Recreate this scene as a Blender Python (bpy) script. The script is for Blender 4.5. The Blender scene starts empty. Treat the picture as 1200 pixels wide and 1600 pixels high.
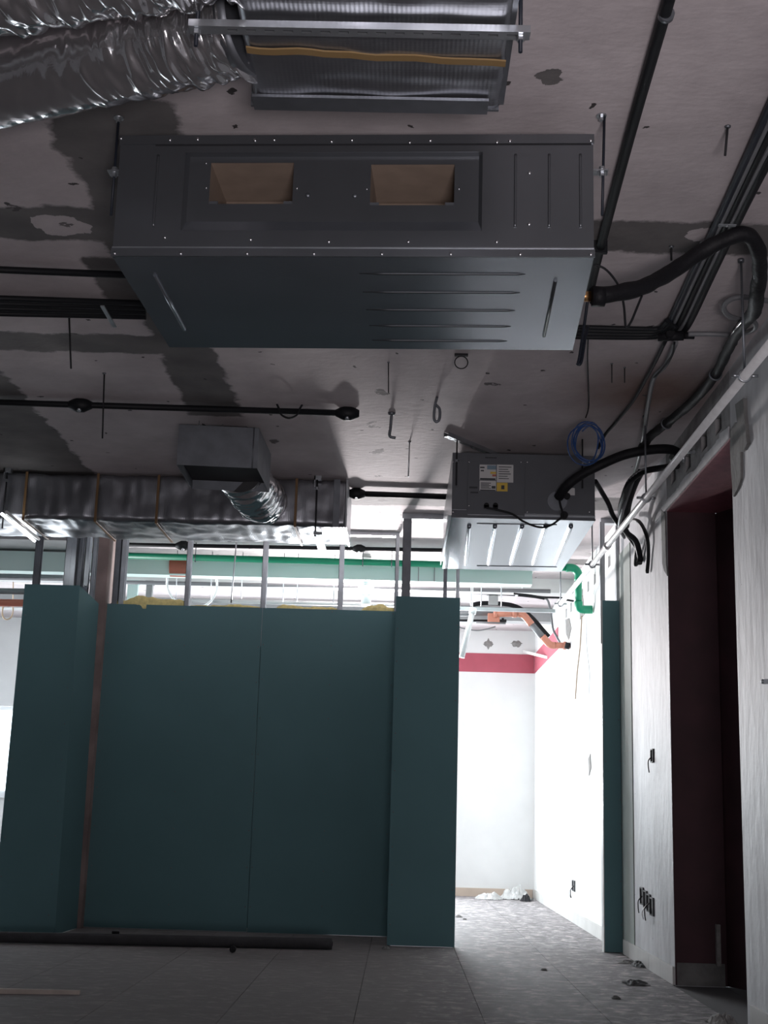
import bpy, math, random
from mathutils import Vector, Matrix, noise
random.seed(7)
SC = bpy.context.scene
COL = SC.collection

# ------------------------------------------------------------------ camera
F, H = 2100.0, 0.95
PITCH, ROLL, YAW = 0.22136, -0.029177, 0.017268
RC = Matrix.Rotation(YAW, 3, 'Z') @ Matrix.Rotation(PITCH, 3, 'X') @ Matrix.Rotation(ROLL, 3, 'Y')
CR, CF, CU = RC @ Vector((1, 0, 0)), RC @ Vector((0, 1, 0)), RC @ Vector((0, 0, 1))
cam = bpy.data.objects.new('camera', bpy.data.cameras.new('camera'))
COL.objects.link(cam)
cam.data.sensor_fit = 'VERTICAL'
cam.data.sensor_height = 36.0
cam.data.lens = F / 1600.0 * 36.0
cam.data.clip_start = 0.05
cam.data.clip_end = 200
cam.matrix_world = Matrix.Translation((0, 0, H)) @ Matrix((CR, CU, -CF)).transposed().to_4x4()
SC.camera = cam

# ------------------------------------------------------------------ world, lights, exposure
SC.view_settings.view_transform = 'Standard'
SC.view_settings.look = 'None'
SC.view_settings.gamma = 1.0
SC.view_settings.use_curve_mapping = False
SC.view_settings.exposure = 0.0
W = bpy.data.worlds.new('world')
SC.world = W
W.use_nodes = True
W.node_tree.nodes['Background'].inputs[0].default_value = (0.80, 0.90, 1.0, 1)
W.node_tree.nodes['Background'].inputs[1].default_value = 4.0

def area(name, loc, target, sx, sy, power, col, spread=180):
    l = bpy.data.lights.new(name, 'AREA')
    l.shape = 'RECTANGLE'; l.size = sx; l.size_y = sy; l.energy = power; l.color = col
    l.spread = math.radians(spread)
    o = bpy.data.objects.new(name, l); COL.objects.link(o)
    o.location = loc
    o.rotation_euler = (Vector(target) - Vector(loc)).to_track_quat('-Z', 'Y').to_euler()
    return o
# daylight through the two windows of the far wall and through the side windows of the far room
area('window_daylight', (-0.45, 17.35, 1.70), (-0.45, 0, 1.70), 2.0, 1.1, 310, (0.90, 0.96, 1.0))
area('window_daylight', (-4.75, 17.35, 1.62), (-4.75, 0, 1.62), 1.2, 1.1, 45, (0.90, 0.96, 1.0))
area('side_window_daylight', (-6.3, 14.0, 1.75), (2, 14.2, 1.75), 3.6, 1.5, 165, (0.92, 0.97, 1.0), 100)
# portable flood lamp standing in the far room, behind the partition
area('flood_lamp', (-0.35, 13.6, 2.27), (-0.25, 11.0, 4.3), 0.30, 0.22, 175, (1.0, 0.93, 0.93), 120)
# added weak fill from behind the camera, no opening is built there
area('hall_fill', (-1.0, -3.7, 1.5), (-0.5, 6, 1.9), 3.0, 2.0, 15, (0.90, 0.92, 1.0))
area('ceiling_fill', (0.5, -1.3, 0.35), (0.65, 3.2, 3.4), 1.0, 0.6, 48, (1.0, 0.92, 0.95), 95)  # added low fill aimed up to brighten the ceiling; source unseen

# ------------------------------------------------------------------ unprojection: a point of the photograph at a real depth / height / side
def _ray(px, py):
    return CR * ((px - 600) / F) + CU * ((800 - py) / F) + CF
def PY(px, py, Y):
    d = _ray(px, py); return Vector((0, 0, H)) + d * (Y / d.y)
def PZ(px, py, Z):
    d = _ray(px, py); return Vector((0, 0, H)) + d * ((Z - H) / d.z)
def PX(px, py, X):
    d = _ray(px, py); return Vector((0, 0, H)) + d * (X / d.x)
CEIL = 3.30

# ------------------------------------------------------------------ materials
MATS = {}
def mat(name, col, rough=0.6, metal=0.0, var=0.0, vscale=6.0, bump=0.0, bscale=40.0, col2=None, spec=0.5, trans=0.0, emit=None, es=0.0, stretch=(1, 1, 1), detail=4):
    m = bpy.data.materials.new(name); m.use_nodes = True
    nt = m.node_tree; b = nt.nodes['Principled BSDF']
    b.inputs['Base Color'].default_value = (*col, 1)
    b.inputs['Roughness'].default_value = rough
    b.inputs['Metallic'].default_value = metal
    b.inputs['Specular IOR Level'].default_value = spec
    b.inputs['Transmission Weight'].default_value = trans
    if emit:
        b.inputs['Emission Color'].default_value = (*emit, 1); b.inputs['Emission Strength'].default_value = es
    geo = nt.nodes.new('ShaderNodeNewGeometry')
    mp = nt.nodes.new('ShaderNodeVectorMath'); mp.operation = 'MULTIPLY'; mp.inputs[1].default_value = stretch
    nt.links.new(geo.outputs['Position'], mp.inputs[0])
    if var > 0 or col2:
        n = nt.nodes.new('ShaderNodeTexNoise'); n.inputs['Scale'].default_value = vscale; n.inputs['Detail'].default_value = detail
        nt.links.new(mp.outputs[0], n.inputs['Vector'])
        r = nt.nodes.new('ShaderNodeValToRGB')
        c2 = col2 if col2 else tuple(max(0, c * (1 - var)) for c in col)
        r.color_ramp.elements[0].position = 0.35; r.color_ramp.elements[0].color = (*c2, 1)
        r.color_ramp.elements[1].position = 0.65; r.color_ramp.elements[1].color = (*col, 1)
        nt.links.new(n.outputs['Fac'], r.inputs['Fac'])
        nt.links.new(r.outputs['Color'], b.inputs['Base Color'])
    if bump > 0:
        n2 = nt.nodes.new('ShaderNodeTexNoise'); n2.inputs['Scale'].default_value = bscale; n2.inputs['Detail'].default_value = 3
        nt.links.new(mp.outputs[0], n2.inputs['Vector'])
        bp = nt.nodes.new('ShaderNodeBump'); bp.inputs['Strength'].default_value = bump; bp.inputs['Distance'].default_value = 0.01
        nt.links.new(n2.outputs['Fac'], bp.inputs['Height'])
        nt.links.new(bp.outputs['Normal'], b.inputs['Normal'])
    MATS[name] = m
    return m

mat('board', (0.128, 0.245, 0.266), 0.75, var=0.10, vscale=1.2, bump=0.05, bscale=120, spec=0.25)
mat('board_edge', (0.42, 0.40, 0.36), 0.9)
mat('galv', (0.50, 0.53, 0.56), 0.34, 0.85, var=0.18, vscale=9, bump=0.03)
mat('galv_dark', (0.22, 0.235, 0.26), 0.45, 0.8, var=0.2, vscale=10)
mat('unit_paint', (0.16, 0.17, 0.185), 0.30, 0.72, var=0.07, vscale=5, bump=0.015, bscale=260)
mat('unit_under', (0.30, 0.33, 0.37), 0.24, 0.82, var=0.10, vscale=4, bump=0.02, bscale=90)
mat('screw', (0.75, 0.76, 0.78), 0.25, 1.0)
mat('slot_dark', (0.012, 0.012, 0.015), 0.8)
mat('foam_beige', (0.30, 0.23, 0.18), 0.85, var=0.15, vscale=12)
mat('black_rubber', (0.008, 0.008, 0.010), 0.6, bump=0.25, bscale=60, spec=0.25)
mat('black_pipe', (0.009, 0.010, 0.012), 0.55, spec=0.25)
mat('navy_pipe', (0.016, 0.020, 0.030), 0.45, spec=0.3)
mat('grey_pipe', (0.16, 0.165, 0.175), 0.45)
mat('white_pvc', (0.86, 0.87, 0.88), 0.22, var=0.10, vscale=18)
mat('blue_cable', (0.012, 0.05, 0.17), 0.4)
mat('green_ppr', (0.008, 0.30, 0.16), 0.4)
mat('aqua_pipe', (0.62, 0.78, 0.75), 0.5)
mat('orange_pvc', (0.55, 0.22, 0.15), 0.4, var=0.12, vscale=10)
mat('rust_sleeve', (0.40, 0.12, 0.08), 0.5)
mat('brass', (0.75, 0.42, 0.18), 0.3, 1.0)
mat('tape_tan', (0.24, 0.155, 0.065), 0.55)
mat('tape_brown', (0.20, 0.115, 0.05), 0.5)
mat('wool', (0.92, 0.80, 0.36), 0.95, var=0.2, vscale=30, bump=0.5, bscale=80)
mat('plastic_sheet', (0.62, 0.63, 0.62), 0.35, var=0.25, vscale=12, bump=0.3, bscale=30)
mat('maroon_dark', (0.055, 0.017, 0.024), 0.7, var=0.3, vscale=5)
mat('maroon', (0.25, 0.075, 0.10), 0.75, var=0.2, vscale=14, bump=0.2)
mat('red_band', (0.42, 0.085, 0.12), 0.75, var=0.10, vscale=5, bump=0.1)
mat('mortar', (0.20, 0.20, 0.195), 0.95, var=0.3, vscale=12, bump=0.5)
mat('column_plaster', (0.33, 0.25, 0.235), 0.9, var=0.35, vscale=4, bump=0.25, bscale=25)
mat('baseboard_white', (0.62, 0.62, 0.60), 0.35, var=0.12, vscale=4)
mat('baseboard_tan', (0.55, 0.45, 0.37), 0.6, var=0.12, vscale=4)
mat('label_white', (0.52, 0.52, 0.52), 0.5)
mat('label_yellow', (0.62, 0.42, 0.06), 0.5)
mat('label_blue', (0.16, 0.24, 0.30), 0.5)
mat('label_red', (0.42, 0.12, 0.08), 0.5)
mat('print_dark', (0.04, 0.045, 0.05), 0.7)
mat('wood_pale', (0.62, 0.54, 0.48), 0.8, var=0.2, vscale=10)
mat('insul_grey', (0.055, 0.055, 0.06), 0.85, var=0.2, vscale=12, bump=0.3, bscale=70)
mat('lamp_on', (0.9, 0.9, 0.9), 0.4, emit=(0.93, 0.97, 1.0), es=14)
mat('window_frame', (0.75, 0.77, 0.78), 0.4)
mat('wire_tan', (0.33, 0.24, 0.16), 0.6)
mat('scar', (0.30, 0.29, 0.28), 0.95, var=0.3, vscale=30, bump=0.5)
mat('white_plaster', (0.74, 0.745, 0.74), 0.8, var=0.05, vscale=3, bump=0.1, bscale=20)
mat('beam_grey', (0.34, 0.35, 0.355), 0.85, var=0.15, vscale=5)

mat('strip_plaster', (0.36, 0.41, 0.385), 0.8, var=0.12, vscale=3)
mat('rib_shade', (0.05, 0.055, 0.06), 0.4, 0.6)
mat('mortar_light', (0.33, 0.325, 0.33), 0.9, var=0.35, vscale=9, bump=0.5)
def foil_mat(name, col, rough, bscale, strength, grid=0.0, stretch=(1, 1, 1)):
    m = mat(name, col, rough, 0.92, var=0.18, vscale=5)
    nt = m.node_tree; b = nt.nodes['Principled BSDF']
    geo = nt.nodes.new('ShaderNodeNewGeometry')
    mp = nt.nodes.new('ShaderNodeVectorMath'); mp.operation = 'MULTIPLY'; mp.inputs[1].default_value = stretch
    nt.links.new(geo.outputs['Position'], mp.inputs[0])
    n = nt.nodes.new('ShaderNodeTexNoise'); n.inputs['Scale'].default_value = bscale; n.inputs['Detail'].default_value = 5; n.inputs['Distortion'].default_value = 0.6
    nt.links.new(mp.outputs[0], n.inputs['Vector'])
    bp = nt.nodes.new('ShaderNodeBump'); bp.inputs['Strength'].default_value = strength; bp.inputs['Distance'].default_value = 0.012
    nt.links.new(n.outputs['Fac'], bp.inputs['Height'])
    last = bp
    if grid > 0:   # the reinforcing scrim of the foil facing
        for d in ('X', 'Y'):
            w = nt.nodes.new('ShaderNodeTexWave'); w.bands_direction = d; w.inputs['Scale'].default_value = grid; w.inputs['Distortion'].default_value = 0.3
            nt.links.new(geo.outputs['Position'], w.inputs['Vector'])
            b2 = nt.nodes.new('ShaderNodeBump'); b2.inputs['Strength'].default_value = 0.09 if d == 'X' else 0.03; b2.inputs['Distance'].default_value = 0.004
            nt.links.new(w.outputs['Fac'], b2.inputs['Height']); nt.links.new(last.outputs['Normal'], b2.inputs['Normal'])
            last = b2
    nt.links.new(last.outputs['Normal'], b.inputs['Normal'])
    return m
foil_mat('foil', (0.78, 0.78, 0.80), 0.15, 12, 0.30)
foil_mat('foil_duct', (0.36, 0.37, 0.40), 0.36, 6, 0.28, grid=26, stretch=(1, 1, 1))

def plaster_wall():
    """Painted, scraped plaster of the right-hand wall: vertical trowel streaks, scratches and small pits."""
    m = bpy.data.materials.new('wall_plaster'); m.use_nodes = True
    nt = m.node_tree; N = nt.nodes; L = nt.links; b = N['Principled BSDF']; b.inputs['Roughness'].default_value = 0.62
    g = N.new('ShaderNodeNewGeometry')
    s = N.new('ShaderNodeVectorMath'); s.operation = 'MULTIPLY'; s.inputs[1].default_value = (1, 1.5, 0.6); L.new(g.outputs['Position'], s.inputs[0])
    n = N.new('ShaderNodeTexNoise'); n.inputs['Scale'].default_value = 2.2; n.inputs['Detail'].default_value = 6; n.inputs['Roughness'].default_value = 0.65; L.new(s.outputs[0], n.inputs['Vector'])
    r = N.new('ShaderNodeValToRGB'); r.color_ramp.elements[0].position = 0.30; r.color_ramp.elements[0].color = (0.40, 0.40, 0.42, 1)
    r.color_ramp.elements[1].position = 0.68; r.color_ramp.elements[1].color = (0.63, 0.64, 0.66, 1); L.new(n.outputs['Fac'], r.inputs['Fac'])
    v = N.new('ShaderNodeTexVoronoi'); v.inputs['Scale'].default_value = 7.0; v.inputs['Randomness'].default_value = 1; L.new(g.outputs['Position'], v.inputs['Vector'])
    lt = N.new('ShaderNodeMath'); lt.operation = 'LESS_THAN'; lt.inputs[1].default_value = 0.045; L.new(v.outputs['Distance'], lt.inputs[0])
    mx = N.new('ShaderNodeMixRGB'); mx.inputs[2].default_value = (0.22, 0.22, 0.23, 1); L.new(lt.outputs[0], mx.inputs[0]); L.new(r.outputs['Color'], mx.inputs[1])
    L.new(mx.outputs[0], b.inputs['Base Color'])
    n2 = N.new('ShaderNodeTexNoise'); n2.inputs['Scale'].default_value = 9; n2.inputs['Detail'].default_value = 6; L.new(s.outputs[0], n2.inputs['Vector'])
    bp = N.new('ShaderNodeBump'); bp.inputs['Strength'].default_value = 0.35; bp.inputs['Distance'].default_value = 0.02; L.new(n2.outputs['Fac'], bp.inputs['Height']); L.new(bp.outputs['Normal'], b.inputs['Normal'])
    MATS['wall_plaster'] = m
plaster_wall()

def ceiling_mat():
    """Old painted slab: pinkish grey paint fields, bare concrete bands where walls once stood (ragged edges), rust stain, pits."""
    m = bpy.data.materials.new('ceiling_paint'); m.use_nodes = True
    nt = m.node_tree; N = nt.nodes; L = nt.links; b = N['Principled BSDF']; b.inputs['Roughness'].default_value = 0.85
    g = N.new('ShaderNodeNewGeometry'); sep = N.new('ShaderNodeSeparateXYZ')
    nz = N.new('ShaderNodeTexNoise'); nz.inputs['Scale'].default_value = 5.5; nz.inputs['Detail'].default_value = 7; nz.inputs['Roughness'].default_value = 0.62
    L.new(g.outputs['Position'], nz.inputs['Vector'])
    sub = N.new('ShaderNodeVectorMath'); sub.operation = 'SUBTRACT'; sub.inputs[1].default_value = (0.5, 0.5, 0.5); L.new(nz.outputs['Color'], sub.inputs[0])
    scl = N.new('ShaderNodeVectorMath'); scl.operation = 'SCALE'; scl.inputs['Scale'].default_value = 0.17; L.new(sub.outputs[0], scl.inputs[0])
    add = N.new('ShaderNodeVectorMath'); add.operation = 'ADD'; L.new(g.outputs['Position'], add.inputs[0]); L.new(scl.outputs[0], add.inputs[1])
    L.new(add.outputs[0], sep.inputs[0])
    X, Y = sep.outputs['X'], sep.outputs['Y']
    def M(op, a, bb, c=None):
        n = N.new('ShaderNodeMath'); n.operation = op
        for i, v in enumerate((a, bb) if c is None else (a, bb, c)):
            if isinstance(v, (int, float)): n.inputs[i].default_value = v
            else: L.new(v, n.inputs[i])
        return n.outputs[0]
    def box(x0, x1, y0, y1, soft=0.012):
        def edge(v, lo, hi):
            a = N.new('ShaderNodeMapRange'); a.inputs['From Min'].default_value = lo - soft; a.inputs['From Max'].default_value = lo + soft; L.new(v, a.inputs['Value'])
            c = N.new('ShaderNodeMapRange'); c.inputs['From Min'].default_value = hi + soft; c.inputs['From Max'].default_value = hi - soft; L.new(v, c.inputs['Value'])
            return M('MULTIPLY', a.outputs[0], c.outputs[0])
        return M('MULTIPLY', edge(X, x0, x1), edge(Y, y0, y1))
    def ell(cx, cy, rx, ry):
        a = M('MULTIPLY', M('SUBTRACT', X, cx), 1 / rx); c = M('MULTIPLY', M('SUBTRACT', Y, cy), 1 / ry)
        d = M('ADD', M('MULTIPLY', a, a), M('MULTIPLY', c, c))
        return M('LESS_THAN', d, 1.0)
    bare = None
    for bb in ((-5, 5, 5.00, 5.32), (-5, -1.25, 6.48, 6.76), (-1.33, -1.02, 5.2, 7.9), (-5, -2.28, 6.5, 9.6), (0.35, 5, 2.0, 3.50), (-1.30, -0.85, 4.15, 5.1), (-5, 5, 9.75, 10.2), (-5, 5, 12.2, 12.5), (-1.45, -1.15, 5.5, 6.2)):
        v = box(*bb)
        bare = v if bare is None else M('MAXIMUM', bare, v)
    for e in ((-1.47, 5.17, 0.11, 0.10), (1.19, 5.13, 0.085, 0.075)):
        bare = M('MULTIPLY', bare, M('SUBTRACT', 1.0, ell(*e)))
    for e in ((0.44, 3.95, 0.035, 0.03), (1.31, 4.03, 0.03, 0.03), (1.36, 4.5, 0.028, 0.02)):
        bare = M('MAXIMUM', bare, ell(*e))
    marks = None
    for px, py, rx, ry in ((605, 570, .035, .05), (598, 612, .045, .06), (588, 664, .06, .07), (588, 704, .06, .07), (590, 745, .04, .05), (600, 782, .05, .04), (770, 600, .05, .03), (640, 775, .04, .03), (430, 690, .03, .05), (105, 350, .03, .02), (20, 325, .04, .03)):
        q = PZ(px, py, CEIL); e_ = ell(q.x, q.y, rx, ry); marks = e_ if marks is None else M('MAXIMUM', marks, e_)
    marks = M('MULTIPLY', marks, M('GREATER_THAN', nz.outputs['Fac'], 0.50))
    # paint with mottling
    n1 = N.new('ShaderNodeTexNoise'); n1.inputs['Scale'].default_value = 1.6; n1.inputs['Detail'].default_value = 8; n1.inputs['Roughness'].default_value = 0.7; L.new(g.outputs['Position'], n1.inputs['Vector'])
    r1 = N.new('ShaderNodeValToRGB'); r1.color_ramp.elements[0].position = 0.3; r1.color_ramp.elements[0].color = (0.40, 0.36, 0.37, 1)
    r1.color_ramp.elements[1].position = 0.65; r1.color_ramp.elements[1].color = (0.57, 0.52, 0.53, 1); L.new(n1.outputs['Fac'], r1.inputs['Fac'])
    n2 = N.new('ShaderNodeTexNoise'); n2.inputs['Scale'].default_value = 4; n2.inputs['Detail'].default_value = 8; L.new(g.outputs['Position'], n2.inputs['Vector'])
    r2 = N.new('ShaderNodeValToRGB'); r2.color_ramp.elements[0].position = 0.3; r2.color_ramp.elements[0].color = (0.105, 0.10, 0.10, 1)
    r2.color_ramp.elements[1].position = 0.7; r2.color_ramp.elements[1].color = (0.17, 0.16, 0.158, 1); L.new(n2.outputs['Fac'], r2.inputs['Fac'])
    mx = N.new('ShaderNodeMixRGB'); L.new(bare, mx.inputs[0]); L.new(r1.outputs['Color'], mx.inputs[1]); L.new(r2.outputs['Color'], mx.inputs[2])
    # rust stain
    a = M('MULTIPLY', M('SUBTRACT', X, 1.35), 1 / 0.65); c = M('MULTIPLY', M('SUBTRACT', Y, 7.2), 1 / 0.75)
    d = M('SQRT', M('ADD', M('MULTIPLY', a, a), M('MULTIPLY', c, c)), 0)
    st = N.new('ShaderNodeMapRange'); st.inputs['From Min'].default_value = 1.0; st.inputs['From Max'].default_value = 0.2; st.inputs['To Max'].default_value = 0.85; L.new(d, st.inputs['Value'])
    mr = N.new('ShaderNodeMixRGB'); mr.inputs[2].default_value = (0.12, 0.055, 0.035, 1); L.new(st.outputs[0], mr.inputs[0]); L.new(mx.outputs[0], mr.inputs[1])
    # plug holes and chips
    v = N.new('ShaderNodeTexVoronoi'); v.inputs['Scale'].default_value = 1.9; v.voronoi_dimensions = '2D'; L.new(add.outputs[0], v.inputs['Vector'])
    pit = M('MAXIMUM', M('MULTIPLY', marks, 0.8), M('LESS_THAN', v.outputs['Distance'], 0.022))
    mp = N.new('ShaderNodeMixRGB'); mp.inputs[2].default_value = (0.05, 0.045, 0.045, 1); L.new(pit, mp.inputs[0]); L.new(mr.outputs[0], mp.inputs[1])
    L.new(mp.outputs[0], b.inputs['Base Color'])
    n3 = N.new('ShaderNodeTexNoise'); n3.inputs['Scale'].default_value = 22; n3.inputs['Detail'].default_value = 6
    s3 = N.new('ShaderNodeVectorMath'); s3.operation = 'MULTIPLY'; s3.inputs[1].default_value = (0.8, 1.2, 1); L.new(g.outputs['Position'], s3.inputs[0]); L.new(s3.outputs[0], n3.inputs['Vector'])
    hb = M('SUBTRACT', n3.outputs['Fac'], M('MULTIPLY', bare, 0.6))
    bp = N.new('ShaderNodeBump'); bp.inputs['Strength'].default_value = 0.28; bp.inputs['Distance'].default_value = 0.01; L.new(hb, bp.inputs['Height']); L.new(bp.outputs['Normal'], b.inputs['Normal'])
    MATS['ceiling_paint'] = m
ceiling_mat()

def floor_mat():
    m = bpy.data.materials.new('floor_tile'); m.use_nodes = True
    nt = m.node_tree; N = nt.nodes; L = nt.links; b = N['Principled BSDF']; b.inputs['Roughness'].default_value = 0.5
    g = N.new('ShaderNodeNewGeometry')
    s = N.new('ShaderNodeVectorMath'); s.operation = 'MULTIPLY'; s.inputs[1].default_value = (1.5, 1.9, 1); L.new(g.outputs['Position'], s.inputs[0])
    n = N.new('ShaderNodeTexNoise'); n.inputs['Scale'].default_value = 6.5; n.inputs['Detail'].default_value = 10; n.inputs['Roughness'].default_value = 0.72; n.inputs['Distortion'].default_value = 0.6; L.new(s.outputs[0], n.inputs['Vector'])
    r = N.new('ShaderNodeValToRGB'); r.color_ramp.elements[0].position = 0.43; r.color_ramp.elements[0].color = (0.125, 0.118, 0.118, 1)
    e = r.color_ramp.elements.new(0.50); e.color = (0.21, 0.20, 0.205, 1); e = r.color_ramp.elements.new(0.55); e.color = (0.30, 0.29, 0.295, 1)
    r.color_ramp.elements[-1].position = 0.60; r.color_ramp.elements[-1].color = (0.58, 0.51, 0.51, 1); L.new(n.outputs['Fac'], r.inputs['Fac'])
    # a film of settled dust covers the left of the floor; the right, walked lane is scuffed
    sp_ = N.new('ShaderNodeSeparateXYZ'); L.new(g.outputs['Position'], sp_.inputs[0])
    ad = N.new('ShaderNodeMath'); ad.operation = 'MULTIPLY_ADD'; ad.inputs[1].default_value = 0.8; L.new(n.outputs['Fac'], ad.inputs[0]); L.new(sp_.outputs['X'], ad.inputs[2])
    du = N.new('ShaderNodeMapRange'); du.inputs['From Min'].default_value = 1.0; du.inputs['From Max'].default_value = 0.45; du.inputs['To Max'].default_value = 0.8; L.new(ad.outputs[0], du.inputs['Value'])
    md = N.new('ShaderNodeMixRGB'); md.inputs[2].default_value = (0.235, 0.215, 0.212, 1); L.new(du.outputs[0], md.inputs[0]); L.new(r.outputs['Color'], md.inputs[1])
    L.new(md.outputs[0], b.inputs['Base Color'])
    rr = N.new('ShaderNodeMapRange'); rr.inputs['To Min'].default_value = 0.6; rr.inputs['To Max'].default_value = 0.85; L.new(n.outputs['Fac'], rr.inputs['Value']); L.new(rr.outputs[0], b.inputs['Roughness'])
    bp = N.new('ShaderNodeBump'); bp.inputs['Strength'].default_value = 0.3; bp.inputs['Distance'].default_value = 0.006; L.new(n.outputs['Fac'], bp.inputs['Height']); L.new(bp.outputs['Normal'], b.inputs['Normal'])
    MATS['floor_tile'] = m
floor_mat()
mat('grout', (0.10, 0.098, 0.10), 0.95)

# ------------------------------------------------------------------ mesh builder
class MB:
    def __init__(s): s.v = []; s.f = []; s.sm = []
    def quad(s, pts, smooth=False):
        i = len(s.v); s.v += [Vector(p) for p in pts]; s.f.append(tuple(range(i, i + len(pts)))); s.sm.append(smooth); return s
    def hexa(s, p):      # 8 points: bottom 0-3 ccw, top 4-7
        i = len(s.v); s.v += [Vector(q) for q in p]
        for a in ((3, 2, 1, 0), (4, 5, 6, 7), (0, 1, 5, 4), (1, 2, 6, 5), (2, 3, 7, 6), (3, 0, 4, 7)):
            s.f.append(tuple(i + k for k in a)); s.sm.append(False)
        return s
    def box(s, a, b, T=None):
        x0, x1 = sorted((a[0], b[0])); y0, y1 = sorted((a[1], b[1])); z0, z1 = sorted((a[2], b[2]))
        p = [Vector(q) for q in ((x0, y0, z0), (x1, y0, z0), (x1, y1, z0), (x0, y1, z0), (x0, y0, z1), (x1, y0, z1), (x1, y1, z1), (x0, y1, z1))]
        if T: p = [T(q) for q in p]
        return s.hexa(p)
    def tube(s, pts, r, n=10, smooth=True, cap=True, rf=None, steps=0):
        pts = [Vector(p) for p in pts]
        if steps: pts = spline(pts, steps)
        base = len(s.v); up = None; m = len(pts); run = 0.0
        for k, p in enumerate(pts):
            t = (pts[min(k + 1, m - 1)] - pts[max(k - 1, 0)]).normalized()
            if up is None:
                up = Vector((0, 0, 1)) if abs(t.z) < 0.9 else Vector((1, 0, 0))
            up = (up - t * up.dot(t)).normalized(); side = t.cross(up)
            if k: run += (p - pts[k - 1]).length
            for j in range(n):
                a = 2 * math.pi * j / n
                rr = rf(run, a, k / (m - 1)) if rf else r
                s.v.append(p + (up * math.cos(a) + side * math.sin(a)) * rr)
        for k in range(m - 1):
            for j in range(n):
                a = base + k * n + j; b = base + k * n + (j + 1) % n
                s.f.append((a, b, b + n, a + n)); s.sm.append(smooth)
        if cap:
            s.f.append(tuple(base + j for j in reversed(range(n)))); s.sm.append(False)
            s.f.append(tuple(base + (m - 1) * n + j for j in range(n))); s.sm.append(False)
        return s
    def ring(s, c, axis, R, r, n=20, k=8, a0=0, a1=2 * math.pi):
        ax = Vector(axis).normalized(); u = ax.orthogonal().normalized(); w = ax.cross(u)
        full = abs(a1 - a0 - 2 * math.pi) < 1e-6
        pts = [Vector(c) + (u * math.cos(a0 + (a1 - a0) * i / n) + w * math.sin(a0 + (a1 - a0) * i / n)) * R for i in range(n + 1)]
        return s.tube(pts, r, k, cap=not full)
    def dome(s, c, axis, R, h, n=8):
        ax = Vector(axis).normalized(); u = ax.orthogonal().normalized(); w = ax.cross(u); i = len(s.v); c = Vector(c)
        for rr, hh in ((1, 0), (0.8, 0.7)):
            for j in range(n):
                a = 2 * math.pi * j / n; s.v.append(c + (u * math.cos(a) + w * math.sin(a)) * R * rr + ax * h * hh)
        s.v.append(c + ax * h)
        for j in range(n):
            b = (j + 1) % n
            s.f.append((i + j, i + b, i + n + b, i + n + j)); s.sm.append(True)
            s.f.append((i + n + j, i + n + b, i + 2 * n)); s.sm.append(True)
        s.f.append(tuple(i + j for j in reversed(range(n)))); s.sm.append(False)
        return s
    def plate(s, u0, u1, v0, v1, holes, T):
        """rectangle with rectangular holes; T(u, v, w) maps to the world, w in 0..1 across the thickness"""
        us = sorted({u0, u1, *[h[0] for h in holes], *[h[1] for h in holes]}); vs = sorted({v0, v1, *[h[2] for h in holes], *[h[3] for h in holes]})
        hole = lambda a, b: any(h[0] < a < h[1] and h[2] < b < h[3] for h in holes)
        for i in range(len(us) - 1):
            for j in range(len(vs) - 1):
                a, b, c, d = us[i], us[i + 1], vs[j], vs[j + 1]
                if hole((a + b) / 2, (c + d) / 2): continue
                s.hexa([T(a, c, 0), T(b, c, 0), T(b, c, 1), T(a, c, 1), T(a, d, 0), T(b, d, 0), T(b, d, 1), T(a, d, 1)])
        return s
    def sheet(s, fn, nu, nv, smooth=True, wrap=False):
        i = len(s.v)
        for a in range(nu + 1):
            for b in range(nv + 1): s.v.append(Vector(fn(a / nu, b / nv)))
        for a in range(nu):
            for b in range(nv):
                k = i + a * (nv + 1) + b
                s.f.append((k, k + nv + 1, k + nv + 2, k + 1)); s.sm.append(smooth)
        return s
    def build(s, name, m, parent=None, loc=None):
        me = bpy.data.meshes.new(name)
        if parent is not None:
            root = parent
            off = Vector((0, 0, 0))
            while root is not None:
                off += root.location; root = root.parent
            L = off; oloc = Vector((0, 0, 0))
        else:
            if loc is None:
                lo = Vector([min(v[i] for v in s.v) for i in range(3)]); hi = Vector([max(v[i] for v in s.v) for i in range(3)])
                L = (lo + hi) / 2; L.z = lo.z
            else: L = Vector(loc)
            oloc = L
        me.from_pydata([tuple(v - L) for v in s.v], [], s.f)
        me.polygons.foreach_set('use_smooth', s.sm)
        me.materials.append(MATS[m]); me.update()
        o = bpy.data.objects.new(name, me); COL.objects.link(o); o.location = oloc
        if parent is not None: o.parent = parent
        return o
def spline(p, k):
    out = []
    q = [p[0] * 2 - p[1]] + list(p) + [p[-1] * 2 - p[-2]]
    for i in range(1, len(q) - 2):
        for j in range(k):
            t = j / k; a, b, c, d = q[i - 1], q[i], q[i + 1], q[i + 2]
            out.append(0.5 * ((2 * b) + (c - a) * t + (2 * a - 5 * b + 4 * c - d) * t * t + (3 * b - a - 3 * c + d) * t ** 3))
    out.append(p[-1]); return out
def thing(name, label, cat, loc, group=None):
    o = bpy.data.objects.new(name, None); COL.objects.link(o); o.location = loc; o.empty_display_size = 0.1
    o['label'] = label; o['category'] = cat
    if group: o['group'] = group
    return o
def tag(o, label, cat, group=None):
    o['label'] = label; o['category'] = cat
    if group: o['group'] = group
    return o
def struct(o): o['kind'] = 'structure'; return o
def stuff(o): o['kind'] = 'stuff'; return o
def sub(o, lab): o['label'] = lab; return o
def nz(x, y=0, z=0): return noise.noise(Vector((x, y, z)))

# ================================================================== THE SETTING
XW, YF, YP, YM = 1.687, 17.2, 10.45, 11.19      # right wall plane, far wall, pier plane, recessed panel plane
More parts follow.
